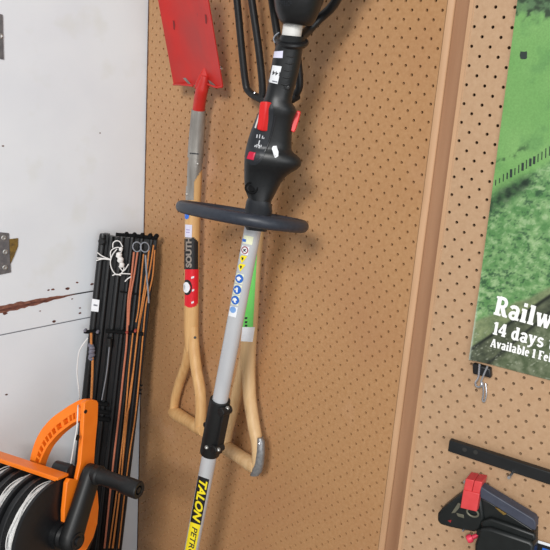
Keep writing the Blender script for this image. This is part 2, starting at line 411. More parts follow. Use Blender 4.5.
for px, py in [(174, 24), (206, 18)]:
    k2 = poly_on([(px-1, py-4), (px+.6, py-3), (px+1.2, py+1), (px+.8, py+6), (px-.4, py+5)], [blade_bvh], .0005); k2.build('scuff', mat('dark_red_scuff', (120, 34, 34), .6), bl, label='dark scuff in the paint')
def spts(l, o=SO): return [at(x, y, o) for x, y in l]
m = MB(); pp = smooth_path([at(205, 76, .047), at(203, 86, .046), at(201.2, 93, .045), at(199.6, 103, .041), at(198.6, 111, .038)], 4)
n = len(pp); m.tube(pp, [.0060+.0055*min(1, 3*i/n) for i in range(n)], 16); fl = [(at(206.5-1.2*q, 66+5.6*q, .044), CX*(.003+.0105*math.sin(min(1, q/3.2)*1.5)), CZ*(.002+.0015*q)) for q in range(5)]; m.loft(fl, 16)
m.build('neck', M_red, sp)
shaft = [at(198.8, 110, .038), at(196.5, 140, .035), at(194.8, 175, SO), at(193, 205, SO), at(192, 250, SO), at(191.3, 310, SO), at(191.2, 335, SO), at(191.5, 350, SO)]
sc = MB(); rows = smooth_path(shaft, 6); n = len(rows)
rs = [.0122 + .0028*min(1, i/(n*.5)) for i in range(n)]
for i in range(n):
    if i > n-8: rs[i] = .0150-.0022*(i-(n-8))/8
sc.tube(rows, rs, 20); shaft_bvh = sc.bvh(); wood = sc.build('shaft', M_wood, sp)
st = MB(); rr = smooth_path(shaft[:4], 8)                             # steel strap socket: full above, narrowing tongue below
full = [p for p in rr if p.z > at(196, 160, .035).z]
st.tube(full, [.0134+.0022*i/len(full) for i in range(len(full))], 20); sk = st.build('socket_strap', M_steel, sp)
tongue = sticker([(187.6, 156), (206, 156), (196, 199), (184.6, 199)], [shaft_bvh], .0012, 14)
# curved right side of the tongue
tongue = sticker([(184, 152), (207, 152), (207, 200), (182, 200)], [shaft_bvh], .0014, 48, lambda s, t: s < (.98 if t < .28 else .98-.52*min(1, (t-.28)/.35)**.6), 30)
tongue.build('strap_tongue', M_steel, sk)
for px, py in [(197.5, 163.5), (187.6, 194)]:
    p = surf(px, py, [shaft_bvh], .0016); k = MB(); k.lathe(p, -CZ, [(-.002, .0032), (.0006, .0030), (.0014, .0018)], 12); k.build('rivet', M_steel, sk)
k = MB(); k2 = sticker([(190, 152.5), (198.5, 153.3), (198.5, 154.6), (190, 153.9)], [st.bvh()], .0008, 2); k.add(k2.v, k2.f); k.build('seam', M_ink, sk)
# D handle
def dh(pts, r0, r1, parent, m_, name='handle_arm'):
    pp = smooth_path(pts, 6); n = len(pp); k = MB()
    k.tube(pp, [r0+(r1-r0)*i/(n-1) for i in range(n)], 16, flat=1.0); return k.build(name, m_, parent), k
dh([at(190.5, 326, SO), at(189.3, 345, SO-.002), at(186, 364, SO-.008), at(179.6, 382, SO-.014), at(175.3, 398, SO-.016), at(173.8, 411, SO-.016)], .0105, .0098, sp, M_wood)
_, armk = dh([at(192.5, 326, SO), at(193.5, 345, SO+.002), at(196.5, 370, SO+.006), at(200, 390, SO+.012), at(200.8, 410, SO+.017), at(199.8, 429, SO+.019)], .0120, .0112, sp, M_wood)
k = MB(); a, c = at(173.2, 412, SO-.016), at(203.8, 430.5, SO+.020)
n = 9; k.tube([a+(c-a)*(i/(n-1)) for i in range(n)], [.0122, .0145, .0138, .0132, .013, .0132, .0138, .0145, .0122], 18); k.build('grip', M_wood, sp)
k = MB(); p = surf(194.8, 337.5, [shaft_bvh, armk.bvh()], .0005)
if p: k.lathe(p, -CZ, [(-.002, .0028), (.0004, .0026), (.0009, .0012)], 10); k.build('rivet', M_ink, sp)
# label
T = [shaft_bvh]
lab = sticker([(183.2, 236), (203, 236), (203, 269.3), (183.2, 269.3)], T, .0005, 26, lambda s, t: (s < .76 and (t > .16 or s < .76-(.16-t)*2.2)), 16)
lo = lab.build('brand_label', M_lblk, sp, label='black and red label on the shaft')
lab = sticker([(182.9, 269.3), (203, 269.3), (202, 307.5), (182.5, 307.5)], T, .0005, 60, lambda s, t: s < .8 and (t < .82 or (abs(s-.4)/.4)**2+((t-.82)/.18)**2 < 1), 18)
lab.build('red_panel', M_lred, lo)
text_on('SOUTH', [(186.0, 267.5), (186.0, 237.0), (191.6, 237.0), (191.8, 267.5)], T, .0009, .05).build('lettering', mat('label_grey', (140, 130, 122), .5), lo)
poly_on(disc_px(187.3, 287.3, 4.7, 7.8, 18), T, .0010).build('badge_ring', M_lblk, lo)
poly_on(disc_px(186.7, 287.3, 3.2, 5.4, 18), T, .0015).build('badge_disc', M_stick, lo)
k = MB()
for px, py, w in [(192.6, 277.5, 1.4), (193, 290.4, 1.0), (192.6, 302.5, 1.2)]:
    k2 = poly_on([(px-w, py-.8), (px+w, py-1.6), (px+w, py+.2), (px-w, py+1.2)], T, .0010); k2.build('label_mark', M_stick, lo)
poly_on(disc_px(186.8, 216, 2.4, 3.1), T, .0007).build('blue_dot', mat('blue_dot', (44, 110, 214), .4), sp, label='round blue sticker')
pb = sticker([(184.5, 224.3), (192.2, 224.8), (191.8, 237.5), (184.2, 236.8)], T, .0012, 6).build('price_sticker', M_lil, sp, label='small white price sticker')
k = MB()
for yy in (229, 231.5):
    k2 = sticker([(186.5, yy), (190, yy+.3), (190, yy+1.4), (186.5, yy+1.1)], T, .0016, 2); k.add(k2.v, k2.f)
k.build('print', mat('faded_print', (170, 160, 200), .5), pb)

# ================================================================ GARDEN FORK
fk = thing('garden_fork', at(240, 465, .03), 'garden fork with black tines and wooden D handle, hanging behind the silver trimmer shaft', 'fork')
FO = .04
for pts in ([(232.0, -40), (237, 0), (241.8, 50), (245.4, 82), (248.4, 91), (255, 96.5)], [(246.5, -40), (251.8, 0), (258.6, 48), (262, 80), (262.4, 92), (261.5, 98)],
            [(267, -40), (272, 0), (278.8, 45), (283, 80), (283, 92), (281, 100)], [(285, -40), (290, 0), (296, 45), (299.2, 74), (299.0, 88), (294, 96.5)]):
    pp = smooth_path([at(x, y, FO+.03*max(0, (90-y)/130)) for x, y in pts], 6); n = len(pp)
    m = MB(); m.tube(pp, .0062, 10); m.build('tine', M_tine, fk)
m = MB(); m.tube(smooth_path([at(x, y, FO) for x, y in [(254, 95.5), (262, 99.5), (274, 103), (288, 101), (297.5, 96)]], 5), [.0065]*21, 10)
m.tube(smooth_path([at(275, 100, FO), at(272, 112, FO), at(267, 135, .036), at(262.5, 165, .034), at(259.5, 200, .032)], 4), .0125, 14); m.build('fork_head', M_tine, fk)
k = MB(); p = at(254.5, 93, FO+.006); k.lathe(p, -CZ, [(-.002, .0014), (.001, .0012)], 8); k.build('worn_spot', M_chrome, fk)
FS = [at(260, 190, .032), at(257, 220, .031), at(253, 264, .030), at(250.8, 310, .030), at(248.6, 343, .030), at(247.6, 368, .030)]
m = MB(); pp = smooth_path(FS, 6); n = len(pp); m.tube(pp, [.0146]*n, 20); fbv = m.bvh(); m.build('shaft', M_wood2, fk)
lab = sticker([(247, 233), (262.5, 233), (258, 327), (240, 327)], [fbv], .0006, 30, lambda s, t: s < .70+.0*t, 14)
lo = lab.build('green_label', M_green, fk, label='bright green label on the shaft')
sticker([(241.5, 327), (257, 327), (254.5, 342), (240, 341)], [fbv], .0006, 8, lambda s, t: s < .86, 14).build('label_foot', M_stick, lo)
k = MB()
for y in (317, 321, 324.5):
    k2 = sticker([(245.2, y), (247.6, y), (247.3, y+2), (244.9, y+2)], [fbv], .0010, 2); k.add(k2.v, k2.f)
k.build('lettering', M_ink, lo)
dh([at(246.5, 352, .030), at(243.5, 366, .028), at(238.2, 388, .024), at(233, 412, .020), at(228.2, 430, .019), at(226, 447, .019)], .0118, .0100, fk, M_wood2)
dh([at(248.6, 352, .030), at(248.6, 372, .031), at(249.8, 398, .034), at(253.6, 424, .038), at(257.4, 446, .043), at(257.8, 466, .045)], .0136, .0110, fk, M_wood2)
k = MB(); a, c = at(224.5, 446.5, .019), at(256.5, 467.5, .046); n = 9
k.tube([a+(c-a)*(i/(n-1)) for i in range(n)], [.0125, .0145, .0142, .0138, .0136, .0138, .0144, .0146, .013], 18); gbv = k.bvh(); k.build('grip', M_wood2, fk)
# folded plate over the right end of the grip
k = MB(); dx = (c-a).normalized(); px_ = at(261, 440, .044)
rows = []
for x, y, o, w, t in [(259.4, 436.5, .038, .0065, .0045), (260.2, 440, .039, .0085, .006), (260.0, 450, .041, .0095, .007), (258.6, 462, .043, .0105, .0085), (256.2, 470, .044, .0120, .0110), (253.8, 474.0, .044, .0100, .0100)]:
    rows.append((at(x, y, o)+dx*.003, CX*w*.85, (-CZ)*.014))
k.loft(rows, 18, 3.0); pl = k.build('end_plate', M_galv, fk, bevel=0, label='grey metal plate over the grip end')
k2 = MB(); p = surf(259.5, 443.8, [k.bvh()], .0002)
if p: k2.lathe(p, -CZ, [(-.001, .0030), (.001, .0028), (.0018, .0014)], 12); k2.build('rivet', M_chrome, pl)

# ================================================================ STRING TRIMMER
TO = .14
def tp(x, y, o=TO): return at(x, y, o)
def vrow(y, xl, xr, d, sl=.05, o=TO):
    """cross-section square to the sight line of its own centre"""
    h_ = (xr-xl)*sl; c = tp((xl+xr)/2, y, o); z = (c-CAM).dot(CZ)
    l, r = CAM+ray(xl, y-h_)*z, CAM+ray(xr, y+h_)*z; return (c, (r-l)/2, (CAM-c).normalized()*d)
def vprism(k, pxs, th, o=TO, ref=None):
    z = (tp(*ref, o)-CAM).dot(CZ)
    c = tp(pxs[0][0], pxs[0][1], o); vd = (c-CAM).normalized()
    k.prism([CAM+ray(x, y)*z-vd*th/2 for x, y in pxs], vd*th); return k
A0, A1 = tp(248.9, 250), tp(199, 510); AD = (A1-A0).normalized()
foot = A0+AD*((0.075-A0.z)/AD.z)
tm = thing('string_trimmer', (foot.x, foot.y, 0), 'black and silver petrol string trimmer with loop handle, standing before the spade and fork', 'string trimmer')
m = MB(); a = A0-AD*.07; m.tube([a+(foot-a)*(i/40) for i in range(41)], .0136, 28); shv = m.bvh(); shf = m.build('shaft', M_alu, tm)
m = MB(); m.lathe((foot.x, foot.y, 0), V((0, 0, 1)), [(0, .03), (.004, .05), (.03, .055), (.045, .04), (.06, .03), (.10, .022), (.12, .016)], 28); m.build('cutting_head', M_black, tm)
# rear grip body (outline measured left and right of the axis)
outl = [(36, 281, 306), (42, 277.5, 304.5), (50, 274.8, 302.3), (60, 272.6, 300.8), (72, 270.6, 298.4), (84, 268.4, 295.4), (95, 265.8, 292.4), (101, 263.6, 291.6), (106, 261.8, 295.4), (110, 260.4, 296.8), (115, 258.2, 294.6), (121, 255.6, 293), (131, 251.5, 292),
        (141, 248.2, 291.6), (147, 246.6, 291.6), (150, 246, 293.4), (153, 245.4, 297.6), (156, 245, 300.6), (160, 244.6, 301.6), (163, 244.4, 300.8), (167, 244.2, 296.8), (171, 244.2, 290.4), (175, 244.2, 285.6), (181, 244.2, 281), (188, 244.6, 277.5), (195, 246.4, 274), (201, 249, 271)]
rows = []
for y, xl, xr in outl:
    dep = .021 if y < 100 else .024
    rows.append(vrow(y, xl, xr, dep))
g = MB(); g.loft(rows, 32, 2.4); gv = g.bvh(); gb = g.build('rear_grip', M_grip, tm)
m = MB(); vprism(m, [(298.0, 110.4), (301.0, 111.6), (299.0, 120), (295.8, 130), (294, 132.8), (286, 128), (286, 114)], .012, ref=(274, 121))
m.build('throttle_trigger', M_redp, tm, bevel=.0015, label='red throttle trigger')
# dark grey control panel, red lock lever and switch on the left front
GT = [gv]
cp = sticker([(259, 100), (278, 100), (264, 165), (243, 165)], GT, .0008, 60, lambda s, t: ((s-.5)/.47)**2+((t-.52)/.48)**4 < 1, 30)
cpo = cp.build('control_panel', M_panel, gb, label='dark grey control panel')
m = MB()
q = [(265.4, 102), (272.8, 102.2), (268.8, 132.4), (262.6, 130.8)]
base = [surf(*p, GT, -.001) for p in q]
nrm = (V(( -.25, -1, .1))).normalized()
top = [p+nrm*.011 for p in base]
mid = [p+nrm*.015 for p in base[:2]]
m.add(base+top, [(3, 2, 1, 0), (4, 5, 6, 7), (0, 1, 5, 4), (1, 2, 6, 5), (2, 3, 7, 6), (3, 0, 4, 7)])
m.build('lock_lever', M_redp, tm, bevel=.0025, seg=3, label='red throttle lock lever')
m = MB(); q = [(251.4, 151.2), (258.0, 152.4), (255.6, 160.8), (248.4, 159.2)]
base = [surf(*p, GT, -.002) or tp(*p, TO+.02) for p in q]; top = [p+nrm*.0055 for p in base]
top[2] = top[2]+nrm*.001; m.add(base+top, [(3, 2, 1, 0), (4, 5, 6, 7), (0, 1, 5, 4), (1, 2, 6, 5), (2, 3, 7, 6), (3, 0, 4, 7)])
m.build('stop_switch', M_crim, tm, bevel=.001, label='crimson stop switch')
k = MB()
for x, y, l in [(257.6, 136, 3.2), (260.2, 136.2, 3.8), (262.8, 137, 3), (264.2, 138, 1.5), (259.8, 141.2, 2.2), (259.2, 144, 3.4), (255.6, 146, 2.2), (257.4, 145.8, 3.6), (259.6, 146.6, 3.4), (261.4, 146, 2.6)]:
    k2 = sticker([(x-.3, y-l/2), (x+.6, y-l/2), (x+.1, y+l/2), (x-.8, y+l/2)], GT, .0016, 1); k.add(k2.v, k2.f)
k.build('panel_print', mat('light_print', (196, 198, 202), .5), cpo)
m = MB()                                                              # pale rim of the panel on its right side
m.tube([p for p in [surf(x, y, GT, .0006) for x, y in [(275.4, 116), (274.4, 122), (272.4, 131), (269.6, 141), (265.6, 150.5), (261, 157.5), (257.6, 160.8)]] if p], .0010, 6); m.build('panel_rim', M_panel, cpo)
m = MB(); m.tube([p for p in [surf(x, y, GT, .0006) for x, y in [(260.2, 114), (258.6, 119), (257, 124), (255.8, 128)]] if p], .0016, 6); m.build('panel_highlight', M_wht, cpo)  # painted highlight: white tube for the bright gleam left of the lever
# stickers
k = sticker([(274.6, 51.5), (283.2, 50.8), (282.6, 58.0), (273.6, 57.8)], GT, .0006, 6); k.build('round_sticker', M_lil, gb, label='small lilac white sticker')
s2 = sticker([(271.2, 65), (281.8, 66.4), (277.6, 84), (267.8, 81.8)], GT, .0006, 6).build('price_sticker', M_stick, gb, label='white price sticker')
k = text_on('144', [(279.6, 76), (272.4, 74.8), (273.4, 70.6), (280.4, 72.0)], GT, .0011, .01); k.build('digits', M_ink, s2)
k = sticker([(269.2, 79.6), (277.6, 81.4), (277.4, 82.6), (269.0, 80.8)], GT, .0011, 2); k.build('print', M_inkg, s2)
k = MB(); k2 = poly_on([(273, 146), (276.4, 145.6), (278.4, 152), (278.2, 156.4), (275.0, 158), (273.6, 155), (271.8, 148.6)], GT, .0007); k2.build('torn_sticker', M_stick, gb, label='small torn white sticker')
# ribs on the grip front
for i, (y, x) in enumerate([(56, 291), (63, 289.6), (70, 288), (77, 286.6), (84, 285.2)]):
    pts = [surf(x+dx_, y-1.2*abs(dx_)/4+1, GT, .0004) for dx_ in (-4, -2, 0, 2, 4)]
    m = MB(); m.tube([p for p in pts if p], .0011, 6); m.build('rib', M_grip, gb)
m = MB(); p = surf(286.6, 86, GT, .0); m.lathe(p, -CZ, [(-.003, .005), (.0008, .005), (.0012, .004), (-.0005, .003), (-.001, .0001)], 14); m.build('screw', M_black, gb)
m = MB(); p = surf(251.5, 188, GT, .0); m.tube([p+(CX*math.cos(a)*.009+CY*math.sin(a)*.008)-CZ*.002 for a in [2*math.pi*i/16 for i in range(16)]], .0016, 6, closed=True); m.lathe(p+CX*.001, -CZ, [(-.003, .006), (.0012, .0055), (.002, .003)], 14); m.build('screw', M_rail, gb)
# flange, white neck, engine
ax = (tp(297, 0)-tp(289, 52)).normalized()
m = MB(); c = tp(291.8, 42.0); m.lathe(c, (ax+V((.10, -.22, 0))).normalized(), [(-.005, .016), (-.004, .0215), (.0, .0240), (.003, .0235), (.005, .020), (.006, .016)], 28); m.build('flange', M_black, tm)
m = MB(); m.tube([tp(290, 46), tp(292, 32), tp(294.5, 16)], .0138, 24); m.build('neck_sleeve', M_wht, tm, label='white neck sleeve')
m = MB(); rows = []
for y, xl, xr, d in [(25, 283.5, 309.5, .02), (23.6, 281, 312.5, .026), (20, 278, 315, .032), (12, 275.2, 318.6, .04), (0, 273.4, 323, .045), (-14, 272.4, 327, .05), (-30, 272, 330, .055)]:
    rows.append(vrow(y, xl, xr, d*.85, .05))
m.loft(rows, 32, 2.6); ev = m.bvh(); en = m.build('clutch_housing', M_black, tm)
m = MB(); m.box(tp(300, -78), V((.075, 0, .012)), V((0, -.06, 0)), V((-.01, 0, .06))); m.build('engine_cover', M_blackm, tm, bevel=.02, seg=4)
m = MB(); m.lathe(tp(301, -60)+V((0, -.055, 0)), V((0, -1, 0)), [(0, .045), (.012, .045), (.018, .036), (.018, .0001)], 28); m.build('starter_cover', M_black, tm)
k = MB()
for j in range(3):
    for i in range(7):
        if (i*3+j*5) % 4 == 0: continue
        x, y = 277.5+i*2.1+j*.15, 0.6+j*1.9
        k2 = sticker([(x, y), (x+1.5, y+.1), (x+1.5, y+1.2), (x, y+1.1)], [ev], .0006, 1); k.add(k2.v, k2.f)
k.build('raised_print', M_panel, en)
m = MB(); m.tube(smooth_path([tp(300, 38, .12), tp(308, 30.5, .10), tp(316, 22, .09), tp(323, 15.5, .085), tp(330.5, 8.5, .085), tp(338, -3, .09), tp(342, -20, .10), tp(330, -40, .12)], 6), .0068, 12); m.build('throttle_cable', M_black, tm)
m = MB(); m.tube(smooth_path([tp(279, 32.5, .15), tp(275.2, 35.5, .155), tp(273.6, 39, .158), tp(275, 43, .158)], 5), .0010, 6); m.build('wire_clip', M_grey, tm)
# collar and loop handle
m = MB(); rows = []
for y, xl, xr, d in [(199.5, 247.6, 270.5, .022), (203, 246.2, 271.5, .022), (210, 245, 272.5, .021), (219, 244.4, 270, .020), (228, 244.8, 268, .019), (231, 246.5, 266, .017)]:
    rows.append(vrow(y, xl, xr, d, .06))
m.loft(rows, 28, 2.8); m.build('handle_clamp', M_panel, tm)
Lp, Rp = tp(187.8, 206.4, .165), tp(279.5, 224.6, .165); ce = (Lp+Rp)/2; e1 = (Rp-Lp)/2
view = (ce-CAM).normalized(); e1n = e1.normalized(); dn = CY-CY.dot(e1n)*e1n; dn = (dn-view*dn.dot(view)).normalized()
e2 = (-(view) + dn*.042).normalized(); e2 = (e2-e1n*e2.dot(e1n)).normalized()*.072
ce = ce - e2*.30
m = MB(); pts = []
for k in range(56):
    t = 2*math.pi*k/56; ct, s_ = math.cos(t), math.sin(t)
    pts.append(ce + e1*math.copysign(abs(ct)**.8, ct) + e2*math.copysign(abs(s_)**.8, s_))
m.tube(pts, .0099, 18, closed=True); m.build('loop_handle', M_ring, tm, label='blue grey loop handle seen edge on')
# warning stickers on the shaft
T = [shv]
def shq(y, w0, w1, h_, dx_=0):
    """quad on the shaft: centre x at height y from the axis, w0..w1 measured right of the left edge"""
    f = lambda yy: 248.9+(199-248.9)*(yy-250)/260
    t, bt = y-h_/2, y+h_/2
    return [(f(t)+w0, t-.9), (f(t)+w1, t+.9), (f(bt)+w1, bt+.9), (f(bt)+w0, bt-.9)]
def stk(y, h_, m_, name='warning_sticker', w0=-7.4, w1=-.2):
    return sticker(shq(y, w0, w1, h_), T, .0005, 6).build(name, m_, shf)
pale = mat('sticker_pale_yellow', (226, 228, 196), .4)
ctr = lambda y: 248.9+(199-248.9)*(y-250)/260-3.8
s_ = stk(240, 8, pale, w0=-7, w1=2)
k = MB(); k2 = sticker([(ctr(240)-4, 238.6), (ctr(240)-.6, 239.2), (ctr(240)-1, 242), (ctr(240)-4.2, 241.4)], T, .001, 2); k.add(k2.v, k2.f); k.build('symbol', M_blue, s_)
s_ = stk(250.2, 8.2, M_stick); poly_on(disc_px(ctr(250), 250, 3.3, 3.9), T, .0009).build('symbol_ring', mat('symbol_red', (150, 52, 60), .4), s_); poly_on(disc_px(ctr(250), 250, 2.3, 2.8), T, .0013).build('symbol_disc', M_stick, s_)
k = poly_on([(ctr(250)-1.6, 248.2), (ctr(250)-.3, 249), (ctr(250)+1.6, 248.6), (ctr(250)+.6, 250.2), (ctr(250)+1.5, 252), (ctr(250)-.2, 251), (ctr(250)-1.7, 251.6), (ctr(250)-.8, 250)], T, .0017); k.build('symbol', M_ink, s_)
for y in (258.8, 267.2):
    c_ = ctr(y); s_ = poly_on([(c_-4.1, y-4.2), (c_+3.9, y-2.6), (c_-1.4, y+4.4)], T, .0009); s_ = s_.build('warning_sticker', M_yel, shf, label='yellow triangular warning sticker')
    poly_on([(c_-1.3, y-1.9), (c_+.7, y-1.5), (c_-.2, y+1.2), (c_-1.0, y+1.2)], T, .0016).build('symbol', M_ink, s_)
for y in (278.5, 289.6, 300):
    c_ = ctr(y); s_ = stk(y, 9.6, pale); d_ = poly_on(disc_px(c_, y, 3.7, 4.5), T, .0010).build('symbol_disc', M_blue, s_)
    pl_ = {278.5: [(-2, -1.6), (.4, -2.2), (2, .2), (.8, .6), (.2, 2.2), (-1.6, 1.6)], 289.6: [(-.7, -2.4), (.9, -2.2), (.5, 2.6), (-1.1, 2.4), (-.8, 0)], 300: [(-1.6, -2.2), (.6, -2.4), (1.8, -.2), (.2, 1), (.9, 2.6), (-.9, 2.2)]}[y]
    poly_on([(c_+a, y+b_) for a, b_ in pl_], T, .0015).build('symbol', M_stick, s_)
s_ = stk(311.6, 10, M_stick); poly_on(disc_px(ctr(311)-.2, 309.6, 2.9, 3.2), T, .0010).build('symbol', mat('symbol_pale_blue', (120, 160, 214), .4), s_)
# coupler with clamp screws
f = lambda yy: 248.9+(199-248.9)*(yy-250)/260
m = MB(); q0, q1 = tp(f(399), 399.5), tp(f(453.5), 453); m.tube([q0, q0+(q1-q0)*.04, q0+(q1-q0)*.96, q1], [.0178, .0184, .0184, .0176], 28); cov = m
sx = V((1, 0, 0)); sx = (sx-AD*sx.dot(AD)).normalized(); fr = sx.cross(AD); fr = fr if fr.y < 0 else -fr
cl = m.build('shaft_coupler', M_blackm, tm, label='black shaft coupler')
m = MB()
for t, w in ((.09, .0072), (.78, .0072)):
    p = q0+(q1-q0)*t+sx*.019+fr*.004; m.lathe(p-fr*.012, fr, [(0, w), (.001, w+.001), (.021, w+.001), (.022, w)], 14)
m.bar(q0+(q1-q0)*.04+sx*.017, q0+(q1-q0)*.90+sx*.017, .010, .016, fr); m.build('clamp_ear', M_blackm, cl, bevel=.001); earb = m.bvh()
m = MB(); p = q0+(q1-q0)*.56-sx*.0185; m.lathe(p-fr*.004, fr, [(0, .005), (.001, .0058), (.010, .0058), (.011, .005)], 12); m.build('clamp_lug', M_blackm, cl, bevel=.0005)
for x, y in [(227.4, 408), (206.6, 447.2), (218.6, 449.5)]:
    p = surf(x, y, [cov.bvh(), earb], 0.0)
    if p: m = MB(); m.lathe(p, -CZ, [(-.002, .0034), (.0016, .0034), (.0022, .0026), (.0014, .0016), (.0012, .0001)], 12); m.build('screw', M_screw, cl)
# brand label
lb = sticker([(f(477)-6.8, 475.6), (f(479)+4.2, 479.4), (f(523)+4.0, 525.0), (f(522)-6.2, 521.6)], T, .0005, 14, nx=8).build('brand_label', M_lblk, shf, label='black and yellow brand label')
sticker([(f(522)-6.2, 521.6), (f(524)+4.0, 525.0), (f(575)+3.6, 578), (f(574)-6.0, 575)], T, .0005, 14, nx=8).build('label_lower_half', M_yel, lb)
text_on('TALON', [(f(480)+2.9, 481.6), (f(521)+2.9, 523.0), (f(520)-4.6, 519.6), (f(479)-5.2, 478.6)], T, .0010, .035, .25).build('lettering', M_yel, lb)
text_on('PETROL', [(f(527)+2.0, 528.2), (f(561)+2.0, 562.0), (f(560)-3.2, 560), (f(526)-3.4, 526.2)], T, .0010, .012, .15).build('lettering', M_ink, lb)

# ================================================================ BUNDLE OF BLACK BARS
def BL(z): d = 1.133-z; return V((-.628-.03*d, -.115-.10*d, z))
def BR(z): d = 1.133-z; return V((-.549-.011*d, -.030-.10*d, z))
bn = (BR(1.133)-BL(1.133)).cross(BL(.5)-BL(1.133)).normalized(); bn = bn if bn.dot(CZ) < 0 else -bn
BP0 = (BL(.9)+BR(.9))/2
def atB(px, py, o=0.0): return on(px, py, BP0+bn*o, bn)
def BF(u, z, o=0.0): return BL(z)*(1-u)+BR(z)*u+bn*o
bd = thing('post_bundle', (BL(0)+BR(0))/2, 'tall bundle of black bars with orange cords, leaning in the corner behind the reel', 'bundle')
ang = (BR(1)-BL(1)).normalized()
def post(u, w, zt, o, depth, name='bar', m_=M_black, zb=0.004, rnd=False):
    k = MB(); a, c = BF(u, zt, o), BF(u, zb, o)
    if rnd: k.tube([a, a+(c-a)*.004, c], [w*.42, w*.5, w*.5], 14)
    else: k.bar(c, a, w, depth, bn)
    return k.build(name, m_, bd, bevel=0 if rnd else .0015)
post(.045, .015, 1.1260, -.006, .014, rnd=True); post(.10, .013, 1.1260, -.012, .016); post(.20, .012, 1.1230, -.004, .016, rnd=True); post(.295, .010, 1.1220, -.008, .012)
post(.385, .012, 1.1230, -.003, .014, rnd=True); post(.48, .011, 1.1210, -.010, .014); post(.565, .011, 1.1230, -.005, .014, rnd=True); post(.65, .012, 1.1220, -.012, .010); post(.735, .011, 1.1230, -.007, .012, rnd=True)
post(.825, .012, 1.1230, -.010, .012); post(.905, .010, 1.1220, -.006, .012, rnd=True); post(.97, .009, 1.1240, -.011, .012)
for u in (.15, .33, .52, .70, .87): post(u, .02, 1.12, -.024, .012)
m = MB(); m.tube([BF(.28, 1.128, .002), BF(.6, 1.128, .002), BF(1.0, 1.125, .002)], .0038, 8)
for u in (.46, .60, .74, .88, .99): m.lathe(BF(u, 1.129, .002), bn, [(-.006, .005), (.004, .005), (.006, .003)], 10)
m.build('top_rail', M_rail, bd)
m = MB(); m.lathe(BF(.05, 1.112, .0), bn, [(0, .0075), (.004, .0075), (.006, .005)], 14); m.build('end_knob', M_black, bd)
m = MB(); m.tube([atB(120, 291.5, .004), atB(135, 294, .004), atB(143, 294.6, .004)], .0016, 6); m.build('tie_wire', M_rail, bd)
for (a, c), r in (((( 84, 331.5), (98, 332.5)), .0045), (((106, 331), (143.5, 334)), .0042), (((92, 403), (108, 404.5)), .005), (((93, 410.5), (109, 412.5)), .005), (((94, 418), (110, 420)), .005)):
    m = MB(); p, q = atB(*a, .006), atB(*c, .006); m.tube([p, q], r, 8); m.build('crossbar', M_rail, bd)
for x, y in [(85.2, 330.5), (97.6, 332), (127, 332.2), (135.5, 330.8)]:
    m = MB(); p = atB(x, y, .010); m.lathe(p, bn, [(-.006, .0032), (.003, .0032), (.005, .0018)], 10); m.build('peg', mat('dull_red_peg', (150, 60, 50), .5) if x > 100 else M_knot, bd)
m = MB(); m.tube(smooth_path([atB(109.5, 345, .010), atB(107, 370, .008), atB(104, 388, .007), atB(101.8, 400, .008)], 4), .0014, 6); m.build('wire_rod', M_grey, bd)
m = MB(); m.tube([atB(109.4, 338, .011), atB(109.4, 346, .011)], .006, 10); m.build('rod_socket', M_blackm, bd)
def cord(l, r, m_, name='elastic_cord', o=.009):
    k = MB(); k.tube(smooth_path([atB(x, y, o+dd) for x, y, dd in [(p if len(p) == 3 else (*p, 0)) for p in l]], 5), r, 8); return k.build(name, m_, bd)
cord([(134, 252), (131, 280), (128.2, 300), (127.4, 325), (126.4, 345), (123.5, 372), (119.5, 410), (112.5, 470), (104.5, 548)], .0021, M_cordp)
cord([(137.6, 252), (134.2, 275), (130, 300), (128.4, 325)], .0019, M_cordp)
cord([(143.6, 254), (141, 280), (138.4, 309), (136, 322)], .0015, M_cordo)
cord([(149, 250), (145.5, 280), (141.2, 309), (138, 330), (130, 400), (126, 420), (121, 480), (112.5, 548)], .0017, M_cordo)
cord([(153.6, 245), (149.8, 270), (144, 300), (138.4, 330), (134, 365), (129.5, 396), (127, 420), (120, 490), (113, 548)], .0016, M_cordo, o=.007)
cord([(154.8, 250), (152.8, 275), (149.6, 290), (146, 305), (143.2, 333), (139, 380), (135, 418), (128, 465), (118.5, 548)], .0016, M_cordo, o=.005)
cord([(133, 333), (129, 370), (124.8, 420), (117, 490), (109, 548)], .0016, M_cordo)
cord([(91.2, 333), (91.3, 346), (92.6, 362), (91.4, 398)], .0026, M_cordo, o=.012)
m = MB(); c_ = atB(91.6, 352, .013)
for i in range(7): m.lathe(c_+V((random.uniform(-.003, .003), 0, .014-.0048*i)), V((.5*(-1)**i, .2, 1)), [(-.004, .003), (-.002, .0062), (.002, .0062), (.004, .003)], 12)
m.build('cord_knot', M_knot, bd, label='grey knot of cord')
for cx, cy in [(137.0, 246.8), (144.8, 247.2)]:
    m = MB(); p = atB(cx, cy, .012); ry = 4.9/px_per_m(p); rx = 4.2/px_per_m(p); x_ = (CX-bn*CX.dot(bn)).normalized(); y_ = bn.cross(x_)
    m.tube([p+x_*rx*math.cos(a)+y_*ry*math.sin(a) for a in [2*math.pi*i/20 for i in range(20)]], .0013, 6, closed=True); m.build('hook_ring', M_grey, bd)
cord([(145.4, 255), (146.6, 275), (148, 290), (148.8, 303)], .0019, M_grey, 'hook_stem', .011)
def string(l, r=.0012, o=.011): return cord(l, r, M_string, 'white_string', o)
string([(97.2, 252.5), (103, 256.5), (110.8, 259.5)]); string([(96.4, 260.5), (103, 259), (110.6, 259.8)]); string([(96.8, 258), (104, 258.6), (110.8, 260)])
string([(111, 259.5), (110.6, 252), (114, 248.4), (119, 247.6), (121.6, 251), (119, 256), (120.8, 262), (124, 268), (121.4, 273.2), (118, 274.8)])
